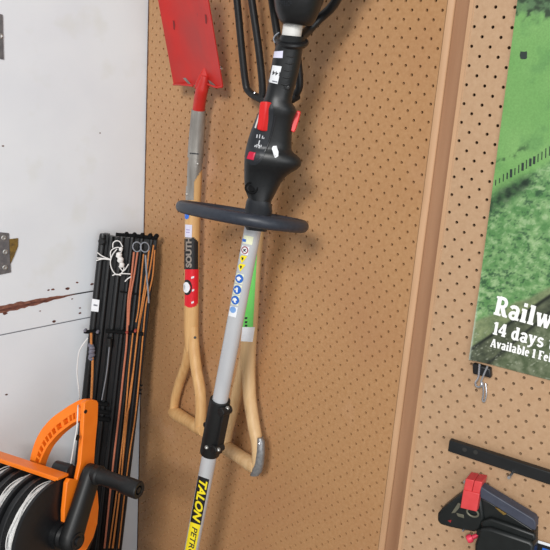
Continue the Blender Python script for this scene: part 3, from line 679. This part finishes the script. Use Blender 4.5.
string([(117, 249), (112.6, 254.6), (110.4, 262), (112, 269.4), (116.4, 274.6), (122, 273.6), (130.6, 274)]); string([(112.8, 247.6), (113.2, 243), (116.4, 240.8), (120, 242), (122.6, 247)])
string([(119, 266), (123.4, 271), (128.6, 264)]); string([(112.4, 275.6), (116, 274.2), (121, 275.4)]); string([(131, 276.6), (127.4, 279), (125, 281.6)])
m = MB()
for (x, y), r in (((118.6, 255), 3), ((120, 259.6), 3.1), ((121.4, 264.8), 2.6), ((120.6, 249), 2)):
    p = atB(x, y, .013); rr = r/px_per_m(p); m.lathe(p-V((0, 0, rr)), V((.25, 0, 1)), [(0, rr*.5), (rr*.5, rr), (rr*1.5, rr), (rr*2, rr*.5)], 10)
m.build('string_knot', M_string, bd, label='white knot of string')
q = [atB(*p, .003) for p in [(92.2, 298.6), (99.6, 300), (98.4, 311.8), (91, 311)]]
m = MB(); m.prism(q, bn*.0008); ps = m.build('price_sticker', M_stick, bd, label='white price sticker')
m = MB(); m.prism([atB(*p, .0041) for p in [(93.6, 304), (97.6, 304.8), (97.4, 306.4), (93.4, 305.6)]], bn*.0002); m.build('print', M_inkg, ps)
for y in (404, 408, 411.5):
    m = MB(); m.tube([BF(1.0, .80-.0105*(y-404)/4, -.004), BF(1.05, .799-.0105*(y-404)/4, -.004)], .0016, 6); m.build('notch_tab', M_rail, bd)

# ================================================================ FENCING REEL
RA = V((0.957, 0.266, 0.086)).normalized(); HUB = CAM+ray(59, 534)*1.30
rl = thing('fencing_reel', (HUB.x-.09, HUB.y, 0.53), 'orange and black geared reel wound with white twine, bottom left corner', 'reel')
def atP(px, py, t): return on(px, py, HUB+RA*t, RA)
for k in range(3):
    t0 = -.052*k; m = MB()
    m.lathe(HUB+RA*t0, RA, [(-.007, .100), (-.001, .100), (0, .098), (-.0006, .06), (.001, .03), (.001, .0001)], 56)
    m.lathe(HUB+RA*(t0-.036), RA, [(-.012, .095), (-.0005, .095), (0, .099), (.004, .100), (.0045, .098), (.0045, .03)], 56)
    sp_ = m.build('spool', M_black, rl)
    m = MB(); pr = []
    for i in range(25):
        tt = -.0325+.028*i/24; pr.append((tt, .0855+.0009*math.sin(i*math.pi)+(.0012 if i % 2 else 0)))
    m.lathe(HUB+RA*t0, RA, [(-.0325, .03)]+pr+[(-.0045, .03)], 56); m.build('twine', M_twine, sp_, label='white twine wound on the spool')
    x_ = (V((0, 0, 1))-RA*RA.z).normalized(); y_ = RA.cross(x_)
    for q in range(4):
        m = MB(); a0 = random.uniform(-.6, .2); rr = .0868+.0014*q
        m.tube([HUB+RA*(t0-.007-.006*q+.003*math.sin(i*.5+q))+(x_*math.cos(a0+i*.09)+y_*math.sin(a0+i*.09))*(rr+.003*math.sin(math.pi*i/20)) for i in range(21)], .0009, 6); m.build('loose_strand', M_string, sp_)
# side plate towards the crank (outline measured), top bar, far plate
outp = [(80.6, 402.5), (83.5, 399.8), (89, 398.6), (93.4, 399.6), (94.8, 402), (94.2, 420), (92.2, 440), (90.8, 460), (91.5, 475), (94.4, 492), (95.4, 506), (94, 522), (90, 536), (84, 547), (77, 557), (70, 564), (62, 566), (60.5, 548), (60.4, 510), (63.2, 482), (66, 477.4), (73.4, 478.6), (76.8, 462), (79, 436)]
m = MB(); m.prism([atP(x, y, .004) for x, y in outp], RA*.009); spv = m.bvh(); pl_o = m.build('side_plate', M_orange, rl, bevel=.0015)
Q = atP(70.5, 479.5, .004); Q = Q+(CAM-Q).normalized()*.030; Q = Q-RA*((Q-HUB).dot(RA)-.004); hubdir = Q-(HUB+RA*(Q-HUB).dot(RA)); hubdir.normalize(); tg = RA.cross(hubdir)
m = MB(); m.box(Q-RA*.103+hubdir*.000, RA*.105, tg*.013, hubdir*.0026); m.box(Q-RA*.108-hubdir*.003+tg*.010, RA*.103, tg*.002, hubdir*.003); m.build('top_bar', M_orange, rl, bevel=.001)
m = MB(); m.box(Q-RA*.02-hubdir*.006-tg*.004, RA*.008, tg*.006, hubdir*.004); m.build('bar_clip', M_blackm, rl, bevel=.001)
m = MB(); cc = HUB-RA*.19; m.lathe(cc, RA, [(-.006, .09), (0, .09)], 40); m.build('far_plate', M_orange, rl)
# curved carrying handle with a row of slots
arm = (atP(88, 400, .008)-atP(75, 478, .008)).normalized(); an = RA.cross(arm).normalized(); an = an if an.dot(CZ) < 0 else -an
AP = atP(84, 440, .008)
def atA(px, py, o=0.0): return on(px, py, AP+an*o, an)
outer = [(86, 398.8), (80.7, 399.6), (73, 403.4), (65.5, 408), (52.7, 417.2), (45, 425.2), (40, 432), (35, 442), (31, 455), (29, 466)]
inner = [(86, 420), (79.4, 420.8), (74.5, 422.2), (69, 425.6), (59, 433.4), (52.5, 440.4), (47.6, 446.4), (43.2, 455), (40.2, 463), (38.5, 471)]
def rs_(l, n=45):
    q = smooth_path([(x, y, 0) for x, y in l], 5); return [(p.x, p.y) for p in q]
ou, inn = rs_(outer), rs_(inner)
mixp = lambda a, b_, t: (a[0]+(b_[0]-a[0])*t, a[1]+(b_[1]-a[1])*t)
def band(t0, t1, i0, i1, th, o, k):
    top = [atA(*mixp(ou[i], inn[i], t0), o) for i in range(i0, i1+1)]; bot = [atA(*mixp(ou[i], inn[i], t1), o) for i in range(i0, i1+1)]
    vs = top+bot+[p-an*th for p in top]+[p-an*th for p in bot]; n = i1-i0+1; fs = []
    for i in range(n-1):
        fs += [(i, i+1, n+i+1, n+i), (2*n+i, 3*n+i, 3*n+i+1, 2*n+i+1), (i, 2*n+i, 2*n+i+1, i+1), (n+i, n+i+1, 3*n+i+1, 3*n+i)]
    fs += [(0, n, 3*n, 2*n), (n-1, 3*n-1, 4*n-1, 2*n-1)][:2]
    k.add(vs, fs)
k = MB(); N = len(ou)-1; band(0, .52, 0, N, .016, .008, k); band(.84, 1, 0, N, .016, .008, k); band(.5, .86, 0, N, .003, -.005, k)
band(.5, .86, 0, 7, .016, .008, k)
for i in range(8, N, 3): band(.5, .86, i, min(i+1, N), .016, .008, k)
k.build('carrying_handle', M_orange, rl, label='orange quarter circle handle with slots')
for (x, y), r in (((85.6, 411.6), .0036), ((77.6, 437.6), .0052)):
    m = MB(); p = atP(x, y, .0132); m.lathe(p, RA, [(-.001, r), (.0004, r), (.0006, r*.6), (.0004, .0001)], 16); m.build('bolt_hole', M_blackm, pl_o, label='dark bolt hole')
m = MB(); p = atP(64.5, 470, -.016); m.lathe(p, RA, [(-.02, .0125), (.012, .0135), (.016, .012), (.017, .004)], 20); m.build('gear_knob', M_black, rl)
m = MB(); m.lathe(HUB+RA*.001, RA, [(0, .026), (.012, .026), (.012, .022), (.018, .020)], 28); m.build('hub_boss', M_black, rl)
# crank
cr_t = .029
c0 = HUB+RA*cr_t; c1 = atP(91.5, 473.0, cr_t)
m = MB(); dvec = (c1-c0); pn = dvec.normalized(); sd = RA.cross(pn)
m.loft([(c0-pn*.021, sd*.010, RA*.009), (c0-pn*.017, sd*.016, RA*.013), (c0-pn*.008, sd*.021, RA*.015), (c0+pn*.004, sd*.0225, RA*.0155), (c0+dvec*.5, sd*.0195, RA*.015), (c1-pn*.006, sd*.0185, RA*.015), (c1+pn*.006, sd*.0165, RA*.0135), (c1+pn*.013, sd*.012, RA*.011), (c1+pn*.016, sd*.006, RA*.008)], 28, 2.6)
ck = m.build('crank_arm', M_blackm, rl)
m = MB(); m.lathe(c0+RA*.012, RA, [(0, .0150), (.005, .0150), (.0055, .0125), (.0048, .0122), (.0048, .0085), (.0085, .008), (.009, .004), (.008, .0001)], 24); m.build('crank_bolt', M_black, ck)
g0 = c1+RA*.008; gd = RA
g1 = atP(139.5, 490.5, cr_t+.106)
gd = (g1-g0).normalized(); L = (g1-g0).length
m = MB(); m.lathe(g0, gd, [(0, .0165), (.010, .0175), (.013, .0150), (.016, .0150), (.020, .0140), (L-.036, .0138), (L-.033, .0158), (L-.018, .0160), (L-.002, .0158), (L, .014), (L-.001, .0085), (L-.006, .008), (L-.006, .0001)], 28); m.build('crank_grip', M_blackm, ck)
m = MB(); m.lathe(g0+gd*(L-.005), gd, [(0, .0055), (.004, .0055), (.0045, .003)], 6); m.build('grip_bolt', M_black, ck)
m = MB(); tail = [atB(87.8, 338, .016), atB(82, 346, .02), atB(78.6, 354, .03), atB(77, 373, .06), atB(79.4, 395, .12), on(78, 407, AP+an*.02, an), on(77, 426, AP+an*.022, an), atP(74.6, 441, .016), atP(71.4, 460, -.004), atP(69, 474, -.02)]
m.tube(smooth_path(tail, 6), .0012, 6); m.build('twine_tail', M_string, rl, label='loose white end of twine')
cr = MB(); crate = thing('wooden_crate', (HUB.x-.09, HUB.y, 0), 'wooden crate on the floor under the orange reel', 'crate')
zt = HUB.z-.1145-.022
rl.location.z = zt; dz = zt-.53
for o in list(rl.children): o.location.z -= dz
for i in range(5):
    for y in (-.10, .10):
        m = MB(); m.box((HUB.x-.09, HUB.y+y, zt*(i+.5)/5), V((.12, 0, 0)), V((0, .008, 0)), V((0, 0, zt/10-.003))); m.build('slat', M_crate, crate)
for x in (-.112, .112):
    for y in (-.086, .086):
        m = MB(); m.box((HUB.x-.09+x*.98, HUB.y+y, zt/2), V((.01, 0, 0)), V((0, .006, 0)), V((0, 0, zt/2-.001))); m.build('corner_post', M_crate, crate)
m = MB(); m.box((HUB.x-.09, HUB.y, zt-.004), V((.12, 0, 0)), V((0, .092, 0)), V((0, 0, .004))); m.build('lid', M_crate, crate)
m = MB(); m.box((HUB.x-.09, HUB.y, zt+.010), V((.085, 0, 0)), V((0, .03, 0)), V((0, 0, .010))); m.build('foot_block', M_black, rl, bevel=.002)

# ================================================================ POSTER
PW, PH = 0.42, 0.62
PU, PV = .0435, .398                                                  # lower left corner region on the right panel
def pu(v): return .0412+.0072*(v+.097)/.497                           # left edge drifts a little to the right going down
def PPt(u, v, o=0.0):
    """u from the left edge, v on the panel"""
    cur = .010*max(0, 1-u/.03)**2*max(0, (v-.30)/.1)*.5
    return RP(pu(v)+u, v, .0042+cur+.0015*math.sin(u*14)+o)
po = thing('poster', RP(.25, .398, .004), 'landscape poster of green hillside pasture with white lettering, on the right pegboard', 'poster')
def nz(x, y, s, seed=0): return noise.fractal(V((x*s, y*s, seed*7.3)), 1.0, 2.0, 5)
def px_to_uv(px, py):
    u, v = uv_R(px, py, .004); return u-pu(v), v
def lerp(a, b_, t):
    t = max(0, min(1, t)); return tuple(x+(y-x)*t for x, y in zip(a, b_))
def sst(x, a, b_):
    t = max(0, min(1, (x-a)/(b_-a))); return t*t*(3-2*t)
rail_a, rail_b = px_to_uv(474, 347), px_to_uv(550, 296)
rail2_a, rail2_b = px_to_uv(478, 372), px_to_uv(550, 312)
emb_a, emb_b = px_to_uv(497, 311), px_to_uv(550, 287)
fen_a, fen_b = px_to_uv(496, 184), px_to_uv(550, 153)
def line_v(a, c, u): return a[1]+(c[1]-a[1])*(u-a[0])/(c[0]-a[0])
def pcol(u, v):
    n1, n2, n3 = nz(u, v, 30, 1), nz(u, v, 110, 2), nz(u, v, 16, 3)
    c = lerp((112, 178, 88), (134, 192, 104), .5+.5*n3); c = lerp(c, (96, 156, 84), .5*sst(n1, .1, .6))
    c = lerp(c, (90, 128, 84), sst(-.082-v+.012*n1, -.004, .008)); c = lerp(c, (52, 76, 50), sst(n2, -.1, .5)*sst(-.074-v+.008*n1, -.004, .006))   # trees at the top
    c = lerp(c, (176, 204, 120), .6*sst(u, .045, .08)*sst(n2, 0, .5)*sst(-v, -.05, .05)); c = lerp(c, (64, 112, 66), .7*sst(u-.05, 0, .03)*sst(n1, .0, .4)*sst(-.02-v, -.02, .03))
    vf = line_v(fen_a, fen_b, u)
    t = sst(v, vf+.006, vf+.02)                                       # rough tussocks below the fence
    n4 = noise.fractal(V((u*70, v*110, 41)), .35, 2.0, 6)*.8; g = lerp((90, 150, 80), (142, 190, 118), .5+.9*n2); g = lerp(g, (44, 84, 54), .75*sst(n4+.4*n1, .14, .6)); g = lerp(g, (172, 206, 148), .7*sst(-n4+.4*n2, .2, .6))
    c = lerp(c, g, t)
    d = (v-(vf+.024+.15*max(0, .01-u)))/.013
    c = lerp(c, (30, 54, 36), 1.1*math.exp(-d*d)*sst(.055-u+.02*n1, 0, .02)*(.7+.5*n2))    # dark shrubs
    d = (v-(vf-.028))/.006; c = lerp(c, (60, 98, 56), .8*math.exp(-d*d)*sst(n2, -.15, .25)*sst(.05-u, 0, .02))
    ve = line_v(emb_a, emb_b, u)+.004*n1
    c = lerp(c, lerp((150, 164, 112), (110, 130, 86), .5+.8*n2), sst(v, ve-.002, ve+.006))
    vr = line_v(rail_a, rail_b, u); c = lerp(c, lerp((62, 70, 52), (104, 112, 84), .45+.8*n2), sst(v, vr-.006, vr+.004))
    for (a, b_), w, cc in (((rail_a, rail_b), .0032, (26, 32, 26)), ((rail2_a, rail2_b), .0030, (36, 42, 34))):
        d = (v-line_v(a, b_, u))/w; c = lerp(c, cc, .9*math.exp(-d*d))
    vr2 = line_v(rail2_a, rail2_b, u); c = lerp(c, lerp((84, 100, 66), (132, 142, 110), .5+.9*n2), sst(v, vr2+.004, vr2+.016))
    c = lerp(c, (178, 184, 160), .7*sst(nz(u, v, 420, 5), .42, .7)*sst(v, .3, .36))
    c = lerp(c, (206, 220, 202), .8*sst(.0022-u, 0, .0012)*sst(v, .25, .36))
    return c
def grade(c):
    l = sum(c)/3; return tuple(max(0, min(255, (l+(x-l)*.86)*.90)) for x in c)
us = [i*.0016 for i in range(70)] + [.112+.0124*i for i in range(1, 26)]; vs_ = [PV-.0016*j for j in range(320)] + [PV-.512-.012*j for j in range(1, 10)]
me = bpy.data.meshes.new('sheet'); off = V(po['_w']); nu = len(us)
vv = [PPt(u, v-.004*u/.1*0) for v in vs_ for u in us]
back = [p+RN*.0012 for p in vv]
fs = [(j*nu+i, j*nu+i+1, (j+1)*nu+i+1, (j+1)*nu+i) for j in range(len(vs_)-1) for i in range(nu-1)]; nn = len(vv)
fb = [(nn+a, nn+d, nn+c_, nn+b_) for a, b_, c_, d in fs]; nv = len(vs_)
rim = list(range(nu))+[j*nu+nu-1 for j in range(1, nv)]+[(nv-1)*nu+i for i in range(nu-2, -1, -1)]+[j*nu for j in range(nv-2, 0, -1)]
fr_ = [(a, nn+a, nn+c_, c_) for a, c_ in zip(rim, rim[1:]+rim[:1])]
me.from_pydata([tuple(p-off) for p in vv+back], [], fs+fb+fr_)
ca = me.color_attributes.new('print', 'FLOAT_COLOR', 'POINT')
cols = [lin(grade(pcol(u, v))) for v in vs_ for u in us]; cols = cols+[(.6, .6, .6, 1)]*nn
ca.data.foreach_set('color', [x for c_ in cols for x in c_])
me.polygons.foreach_set('use_smooth', [True]*len(me.polygons)); me.set_sharp_from_angle(angle=math.radians(40))
pm = bpy.data.materials.new('printed_poster'); pm.use_nodes = True; nt = pm.node_tree; bs = nt.nodes['Principled BSDF']; bs.inputs['Roughness'].default_value = .35
at_ = nt.nodes.new('ShaderNodeVertexColor'); at_.layer_name = 'print'
tcn = nt.nodes.new('ShaderNodeTexCoord'); nzn = nt.nodes.new('ShaderNodeTexNoise'); nzn.inputs['Scale'].default_value = 420; nzn.inputs['Detail'].default_value = 3
nt.links.new(tcn.outputs['Object'], nzn.inputs['Vector'])
mrn = nt.nodes.new('ShaderNodeMapRange'); mrn.inputs['To Min'].default_value = .75; mrn.inputs['To Max'].default_value = 1.25; nt.links.new(nzn.outputs['Fac'], mrn.inputs['Value'])
vm_ = nt.nodes.new('ShaderNodeVectorMath'); vm_.operation = 'SCALE'; nt.links.new(at_.outputs['Color'], vm_.inputs[0]); nt.links.new(mrn.outputs['Result'], vm_.inputs['Scale']); nt.links.new(vm_.outputs['Vector'], bs.inputs['Base Color'])
me.materials.append(pm); so = bpy.data.objects.new('sheet', me); COL.objects.link(so); so.parent = po; so['_w'] = tuple(off)
def flat(pts, name, m_, o=.0006, parent=so):
    k = MB(); k.add([PPt(u, v, o) for u, v in pts], [tuple(range(len(pts)))]); return k.build(name, m_, parent)
def blob(px, py, rx, ry, name, m_):
    pts = []
    for i in range(14):
        a = 2*math.pi*i/14; j = random.uniform(.85, 1.15); c_ = abs(math.cos(a))**.5*math.copysign(1, math.cos(a)); s_ = abs(math.sin(a))**.5*math.copysign(1, math.sin(a))
        pts.append(px_to_uv(px+rx*c_*j, py+ry*s_*j))
    return flat(pts, name, m_)
M_pdark = mat('print_dark_green', (38, 50, 46), .4)
blob(523.6, 55, 3.6, 3.8, 'printed_bale', M_pdark)
k = MB()
for i in range(16):
    t = i/15; x = 496+58*t; y = 184-33*t; hgt = 4.6+3.0*t+random.uniform(-1, 1); w = random.choice((.5, .7, 1.2))
    c_ = [px_to_uv(*p) for p in [(x-w, y-hgt), (x+w, y-hgt), (x+w-.3, y+hgt*.35), (x-w-.3, y+hgt*.35)]]
    k.add([PPt(u, v, .0006) for u, v in c_], [(0, 1, 2, 3)])
k.build('printed_fence', M_pdark, so)
# slab serif lettering drawn with strokes (unit em: x right, y up, x-height .72, cap height 1)
def arc(cx, cy, rx, ry, a0, a1, n=10): return [(cx+rx*math.cos(math.radians(a0+(a1-a0)*i/n)), cy+ry*math.sin(math.radians(a0+(a1-a0)*i/n))) for i in range(n+1)]
TH, TN = .19, .11
G = {
 'R': (.78, [([(.2, 0), (.2, 1)], TH), ([(.02, .055), (.42, .055)], TN), ([(.02, .945), (.3, .945)], TN), ([(.2, .945)]+arc(.4, .72, .2, .225, 90, -90)+[(.2, .495)], .15), ([(.42, .5), (.62, .05)], TH), ([(.55, .055), (.78, .055)], TN)]),
 'a': (.6, [(arc(.27, .5, .2, .17, 160, 0, 8)+[(.43, .1)], .16), ([(.4, .055), (.6, .055)], TN), (arc(.27, .2, .17, .16, 60, 340, 12), .15)]),
 'i': (.36, [([(.18, 0), (.18, .7)], TH), ([(.02, .055), (.35, .055)], TN), ([(.02, .645), (.2, .645)], TN), ([(.08, .92), (.28, .92)], .17)]),
 'l': (.36, [([(.18, 0), (.18, 1)], TH), ([(.02, .055), (.35, .055)], TN), ([(.02, .945), (.2, .945)], TN)]),
 'w': (.92, [([(.12, .68), (.28, .03)], .16), ([(.28, .03), (.45, .62)], .12), ([(.45, .62), (.62, .03)], .16), ([(.62, .03), (.78, .68)], .12), ([(0, .665), (.26, .665)], TN), ([(.36, .665), (.56, .665)], TN), ([(.66, .665), (.9, .665)], TN)]),
 'y': (.66, [([(.14, .68), (.34, .08)], .17), ([(.52, .68), (.3, -.08), (.16, -.2), (.04, -.2)], .13), ([(0, .665), (.28, .665)], TN), ([(.4, .665), (.64, .665)], TN)]),
 '1': (.42, [([(.24, 0), (.24, 1)], TH), ([(.05, .055), (.42, .055)], TN), ([(.04, .84), (.24, .96)], TN)]),
 '4': (.66, [([(.44, 0), (.44, 1)], TH), ([(.4, .98), (.04, .3)], .12), ([(.02, .3), (.64, .3)], .13), ([(.28, .05), (.6, .05)], .09)]),
 'd': (.66, [([(.46, 0), (.46, 1)], TH), ([(.3, .945), (.5, .945)], TN), ([(.44, .055), (.64, .055)], TN), (arc(.3, .34, .2, .29, 40, 320, 14), .16)]),
 's': (.5, [(arc(.25, .5, .17, .15, 20, 230, 8)+arc(.25, .19, .18, .16, 70, -160, 9), .14)]),
 't': (.42, [([(.2, .88), (.2, .16)]+arc(.32, .18, .12, .14, 190, 300, 5), .17), ([(.02, .645), (.4, .645)], TN)]),
 'o': (.6, [(arc(.3, .34, .21, .29, 0, 360, 20), .16)]),
 'A': (.8, [([(.1, .04), (.36, .97)], .11), ([(.4, .97), (.66, .04)], TH), ([(.2, .3), (.58, .3)], .1), ([(0, .055), (.26, .055)], TN), ([(.5, .055), (.8, .055)], TN)]),
 'v': (.64, [([(.14, .68), (.32, .03)], .17), ([(.32, .03), (.5, .68)], .12), ([(0, .665), (.27, .665)], TN), ([(.38, .665), (.62, .665)], TN)]),
 'b': (.66, [([(.2, 0), (.2, 1)], TH), ([(.02, .945), (.2, .945)], TN), (arc(.36, .34, .2, .29, 140, -140, 14), .16)]),
 'e': (.58, [([(.12, .37), (.48, .37)], .1), (arc(.3, .34, .2, .29, 5, 315, 14), .15)]),
 'F': (.68, [([(.2, 0), (.2, 1)], TH), ([(.02, .055), (.42, .055)], TN), ([(.02, .945), (.62, .945)], TN), ([(.2, .5), (.48, .5)], TN), ([(.6, .99), (.6, .75)], .1)]),
 ' ': (.30, [])}
def stroke_text(body, pxo, pxe, cap_px, name, wf=.92):
    """baseline from pixel pxo in the direction of pxe, cap height in pixels at the start"""
    b0, b1 = V(uv_R(*pxo, .004)), V(uv_R(*pxe, .004)); d = (b1-b0).normalized(); up = V((d.y, -d.x))
    c1_ = V(uv_R(pxo[0], pxo[1]-cap_px, .004)); S = (c1_-b0).length; W = S*wf; x = 0; k = MB()
    lift = 0
    for ch in body:
        w, strokes = G[ch]
        for pts, th in strokes:
            lift += 1; P2 = [b0+d*((x+p[0])*W)+up*(p[1]*S) for p in pts]; n = len(P2); L_, R_ = [], []
            for i in range(n):
                a, c_ = P2[max(0, i-1)], P2[min(n-1, i+1)]; t = (c_-a).normalized(); nn_ = V((-t.y, t.x))*(th*S*.58)
                L_.append(P2[i]+nn_); R_.append(P2[i]-nn_)
            vs = [RP(p.x, p.y, .0042+.0015*math.sin((p.x-pu(p.y))*14)+.0008+.00001*(lift % 7)) for p in L_+R_]
            k.add(vs, [(i, i+1, n+i+1, n+i) for i in range(n-1)])
        x += w+.05
    return k.build(name, M_inktxt, so)
stroke_text('Railway', (493.4, 313.8), (550, 329.3), 18.8, 'printed_title')
stroke_text('14 days to', (492.4, 333.6), (550, 348.8), 12.8, 'printed_line')
stroke_text('Available 1 Feb', (490.4, 346.2), (550, 361.5), 8.6, 'printed_small_line', .80)
# binder clip at the poster's lower left corner
cu, cv = uv_R(483, 372, .006)
bc = thing('binder_clip', RP(cu, cv, .006), 'black binder clip with wire arms, gripping the bottom of the poster', 'clip')
m = MB(); m.prism([atR(*p, .003) for p in [(474.4, 361.6), (492.4, 366.6), (493, 376.2), (475, 372.0)]], -RN*.011); m.build('clip_body', M_black, bc, bevel=.002)
M_w = M_chrome
m = MB(); m.tube(smooth_path([atR(*p, .016) for p in [(479.6, 364), (479.0, 372), (478.2, 378), (475.6, 382.4), (475.8, 385.6), (478.8, 387.0), (481.4, 385.2), (481.2, 381.4), (484, 374), (487.6, 366)]], 5), .0015, 8); m.build('wire_arm', M_w, bc)
m = MB(); m.tube(smooth_path([atR(*p, .012) for p in [(482.6, 382), (483.4, 392), (482.6, 400.4), (484.8, 401), (486.4, 393), (485.4, 383)]], 4), .0013, 8); m.build('wire_arm', M_w, bc)

# ================================================================ BAR AND CLAMP TOOL ON THE RIGHT PANEL
def hook(px, py, out, name_label):
    p = atR(px, py, out); u, v = (p-RO).dot(RX), (p-RO).dot(RY)
    h_ = thing('peg_hook', RP(u, v, .0), name_label, 'hook', None)
    m = MB(); m.tube(smooth_path([RP(u, v-.004, -.004), RP(u, v-.002, .004), RP(u, v, .012), RP(u, v, out-.004), RP(u, v-.001, out)], 4), .0021, 10); m.build('prong', M_chrome, h_)
    m = MB(); m.lathe(RP(u, v-.001, out), -RN, [(-.001, .0024), (.001, .0030), (.003, .0022)], 10); m.build('tip', M_chrome, h_); return u, v
hu, hv = hook(509.2, 477.6, .034, 'bright steel peg hook under the horizontal black bar')
u0 = .0405; vb = hv-.0022; vt = vb-.0185
br = thing('flat_bar', RP(.15, vb, .015), 'long black metal bar resting level on the right pegboard below the poster', 'bar')
def slant(u): return .0
m = MB(); um = (u0+.33)/2; m.box(RP(um, (vt+vb)/2, .016), RX*((.33-u0)/2), RY*((vb-vt)/2), RN*.005); bv = m.bvh(); bo = m.build('bar_body', M_bar, br, bevel=.0012)
for px, py in [(464.6, 449.6), (475.6, 452.2)]:
    p = surf(px, py, [bv], .0001)
    if p: k = MB(); k.lathe(p, -RN, [(0, .0034), (.0004, .0034), (.0005, .0026), (.0002, .0001)], 14); k.build('rivet', mat('dull_rivet', (44, 44, 42), .5), br)
# the clamp tool
CO = .012
hook(465.2, 482.0, .020, 'small steel peg hook behind the red block of the clamp tool')
ct = thing('clamp_tool', atR(500, 560, .03), 'black hand tool with a red block and slanted grey bar, bottom right corner', 'hand tool')
def cpoly(l, o0, th, name, m_, parent=ct, bevel=.0015, label=None):
    k = MB(); k.prism([atR(x, y, o0+th) for x, y in l], RN*th); return k.build(name, m_, parent, bevel=bevel, label=label), k
body, _ = cpoly([(441, 509.5), (452, 500.5), (463, 492.5), (472, 492), (481, 497), (484, 520), (480, 530), (474, 532.5), (466, 531.2), (450, 527.8), (440, 525), (437, 521), (437.4, 514)], CO, .022, 'nose_body', M_tool, bevel=.004)
cpoly([(478, 497), (490, 502.5), (531, 529), (535.5, 532), (535, 547), (500, 545), (476, 535)], CO, .018, 'rear_body', M_tool)
cpoly([(480, 522.5), (490, 518.5), (512, 526), (535.2, 534.5), (535.5, 541), (528, 543), (490, 530.5), (481, 527)], CO+.014, .012, 'body_ridge', M_tool, bevel=.003)
cpoly([(480, 529), (490, 528.5), (530, 542), (534, 546), (531, 575), (474, 575), (474.5, 545)], CO+.004, .030, 'handle_block', M_tool, bevel=.004)
cpoly([(479.5, 486), (490, 492.6), (533.6, 519.2), (535.6, 523), (535.4, 530.5), (531.6, 529.6), (490, 503.2), (480, 498)], CO+.010, .018, 'slanted_bar', M_toolgrey, bevel=.0015, label='blue grey slanted bar')
cpoly([(463.2, 490), (479.4, 494), (476.6, 511.8), (460.2, 508)], CO+.018, .014, 'red_block', M_toolred, bevel=.001, label='red block')
cpoly([(465.6, 478.8), (474, 480.6), (471.6, 491.8), (463.4, 489.8)], CO+.004, .026, 'red_block_top', M_toolred, bevel=.001)
cpoly([(474.4, 480.7), (482.2, 482.3), (479.4, 493.6), (472.0, 491.9)], CO+.004, .026, 'red_block_top', M_toolred, bevel=.001)
cpoly([(451, 513.4), (458, 503), (460.4, 504.4), (459, 508.4), (455, 513)], CO+.0215, .003, 'cam_plate', M_olive, bevel=.0006)
cpoly([(456, 513), (463.5, 515), (464, 518.5), (457.6, 516.5)], CO+.0215, .002, 'small_plate', M_olive, bevel=.0006)
p = atR(472.6, 512.6, CO+.024); m = MB(); m.tube([p+RX*.0085*math.cos(a)+RY*.006*math.sin(a) for a in [2*math.pi*i/18 for i in range(18)]], .0016, 8, closed=True); m.build('ring', M_olive, ct)
cpoly([(494.5, 507.6), (498, 508.6), (506.5, 514.4), (503.5, 515.4)], CO+.0185, .004, 'brass_insert', M_brass, bevel=.0006, label='brass coloured insert')
cpoly([(447.6, 520.6), (451.4, 520.0), (450.6, 522.8)], CO+.0222, .0006, 'red_mark', mat('tool_dark_red', (140, 30, 36), .5), body, 0)
m = MB(); p = atR(463.4, 530.2, CO+.022); m.lathe(p, -RN, [(-.003, .0018), (.002, .0018), (.003, .001)], 10); m.build('rivet', M_chrome, ct)
m = MB(); p = atR(472.4, 537.4, CO+.010); m.lathe(p, V((-.5, -.6, -.4)), [(-.012, .003), (0, .0034), (.001, .0062), (.006, .0066), (.009, .005), (.0095, .0001)], 14); m.build('red_knob', M_pink, ct, label='small pinkish red knob')
# packet behind the tool at the frame's corner
pk = thing('blue_packet', atR(545, 575, .006), 'white edged blue and black packet in the bottom right corner', 'packet')
def kp(l, o, th, name, m_, parent=pk, bevel=.0004):
    k = MB(); k.prism([atR(x, y, o) for x, y in l], -RN*th); return k.build(name, m_, parent, bevel)
card = kp([(530, 538.0), (590, 556.5), (584, 600), (520, 590)], .003, .003, 'card', M_lblk)
kp([(530, 537.6), (590, 556.0), (590, 558.8), (530, 540.4)], .0055, .001, 'white_border', M_stick)
kp([(542.4, 547.6), (590, 562), (585, 598), (540, 590)], .0061, .0004, 'blue_panel', M_blue)

for o in scene.objects:
    if '_w' in o.keys(): del o['_w']

# ================================================================ LIGHT AND CAMERA
w = bpy.data.worlds.new('room_light'); scene.world = w; w.use_nodes = True
w.node_tree.nodes['Background'].inputs['Color'].default_value = (.96, .98, 1.0, 1); w.node_tree.nodes['Background'].inputs['Strength'].default_value = .32
def area(name, loc, target, sx_, sy_, power, col=(1, 1, 1)):
    l = bpy.data.lights.new(name, 'AREA'); l.shape = 'RECTANGLE'; l.size = sx_; l.size_y = sy_; l.energy = power; l.color = col
    o = bpy.data.objects.new(name, l); COL.objects.link(o); o.location = loc
    o.rotation_euler = (V(target)-V(loc)).to_track_quat('-Z', 'Y').to_euler(); return o
area('ceiling_lamp', (1.9, -3.6, 3.1), (-.2, 0, .9), .85, .85, 152, (1, .985, .96))
area('side_window', (2.7, -1.7, 1.4), (-.5, -.1, .9), 1.8, 1.8, 32, (.96, .98, 1))
cd = bpy.data.cameras.new('camera'); cam = bpy.data.objects.new('camera', cd); COL.objects.link(cam)
cd.sensor_width = 36; cd.lens = F/550*36; cd.clip_start = .02
R = Matrix((CX, -CY, -CZ)).transposed()
cam.matrix_world = Matrix.Translation(CAM) @ R.to_4x4()
scene.camera = cam
vs = scene.view_settings; vs.view_transform = 'Standard'; vs.look = 'None'; vs.gamma = 1; vs.use_curve_mapping = False; vs.exposure = 0
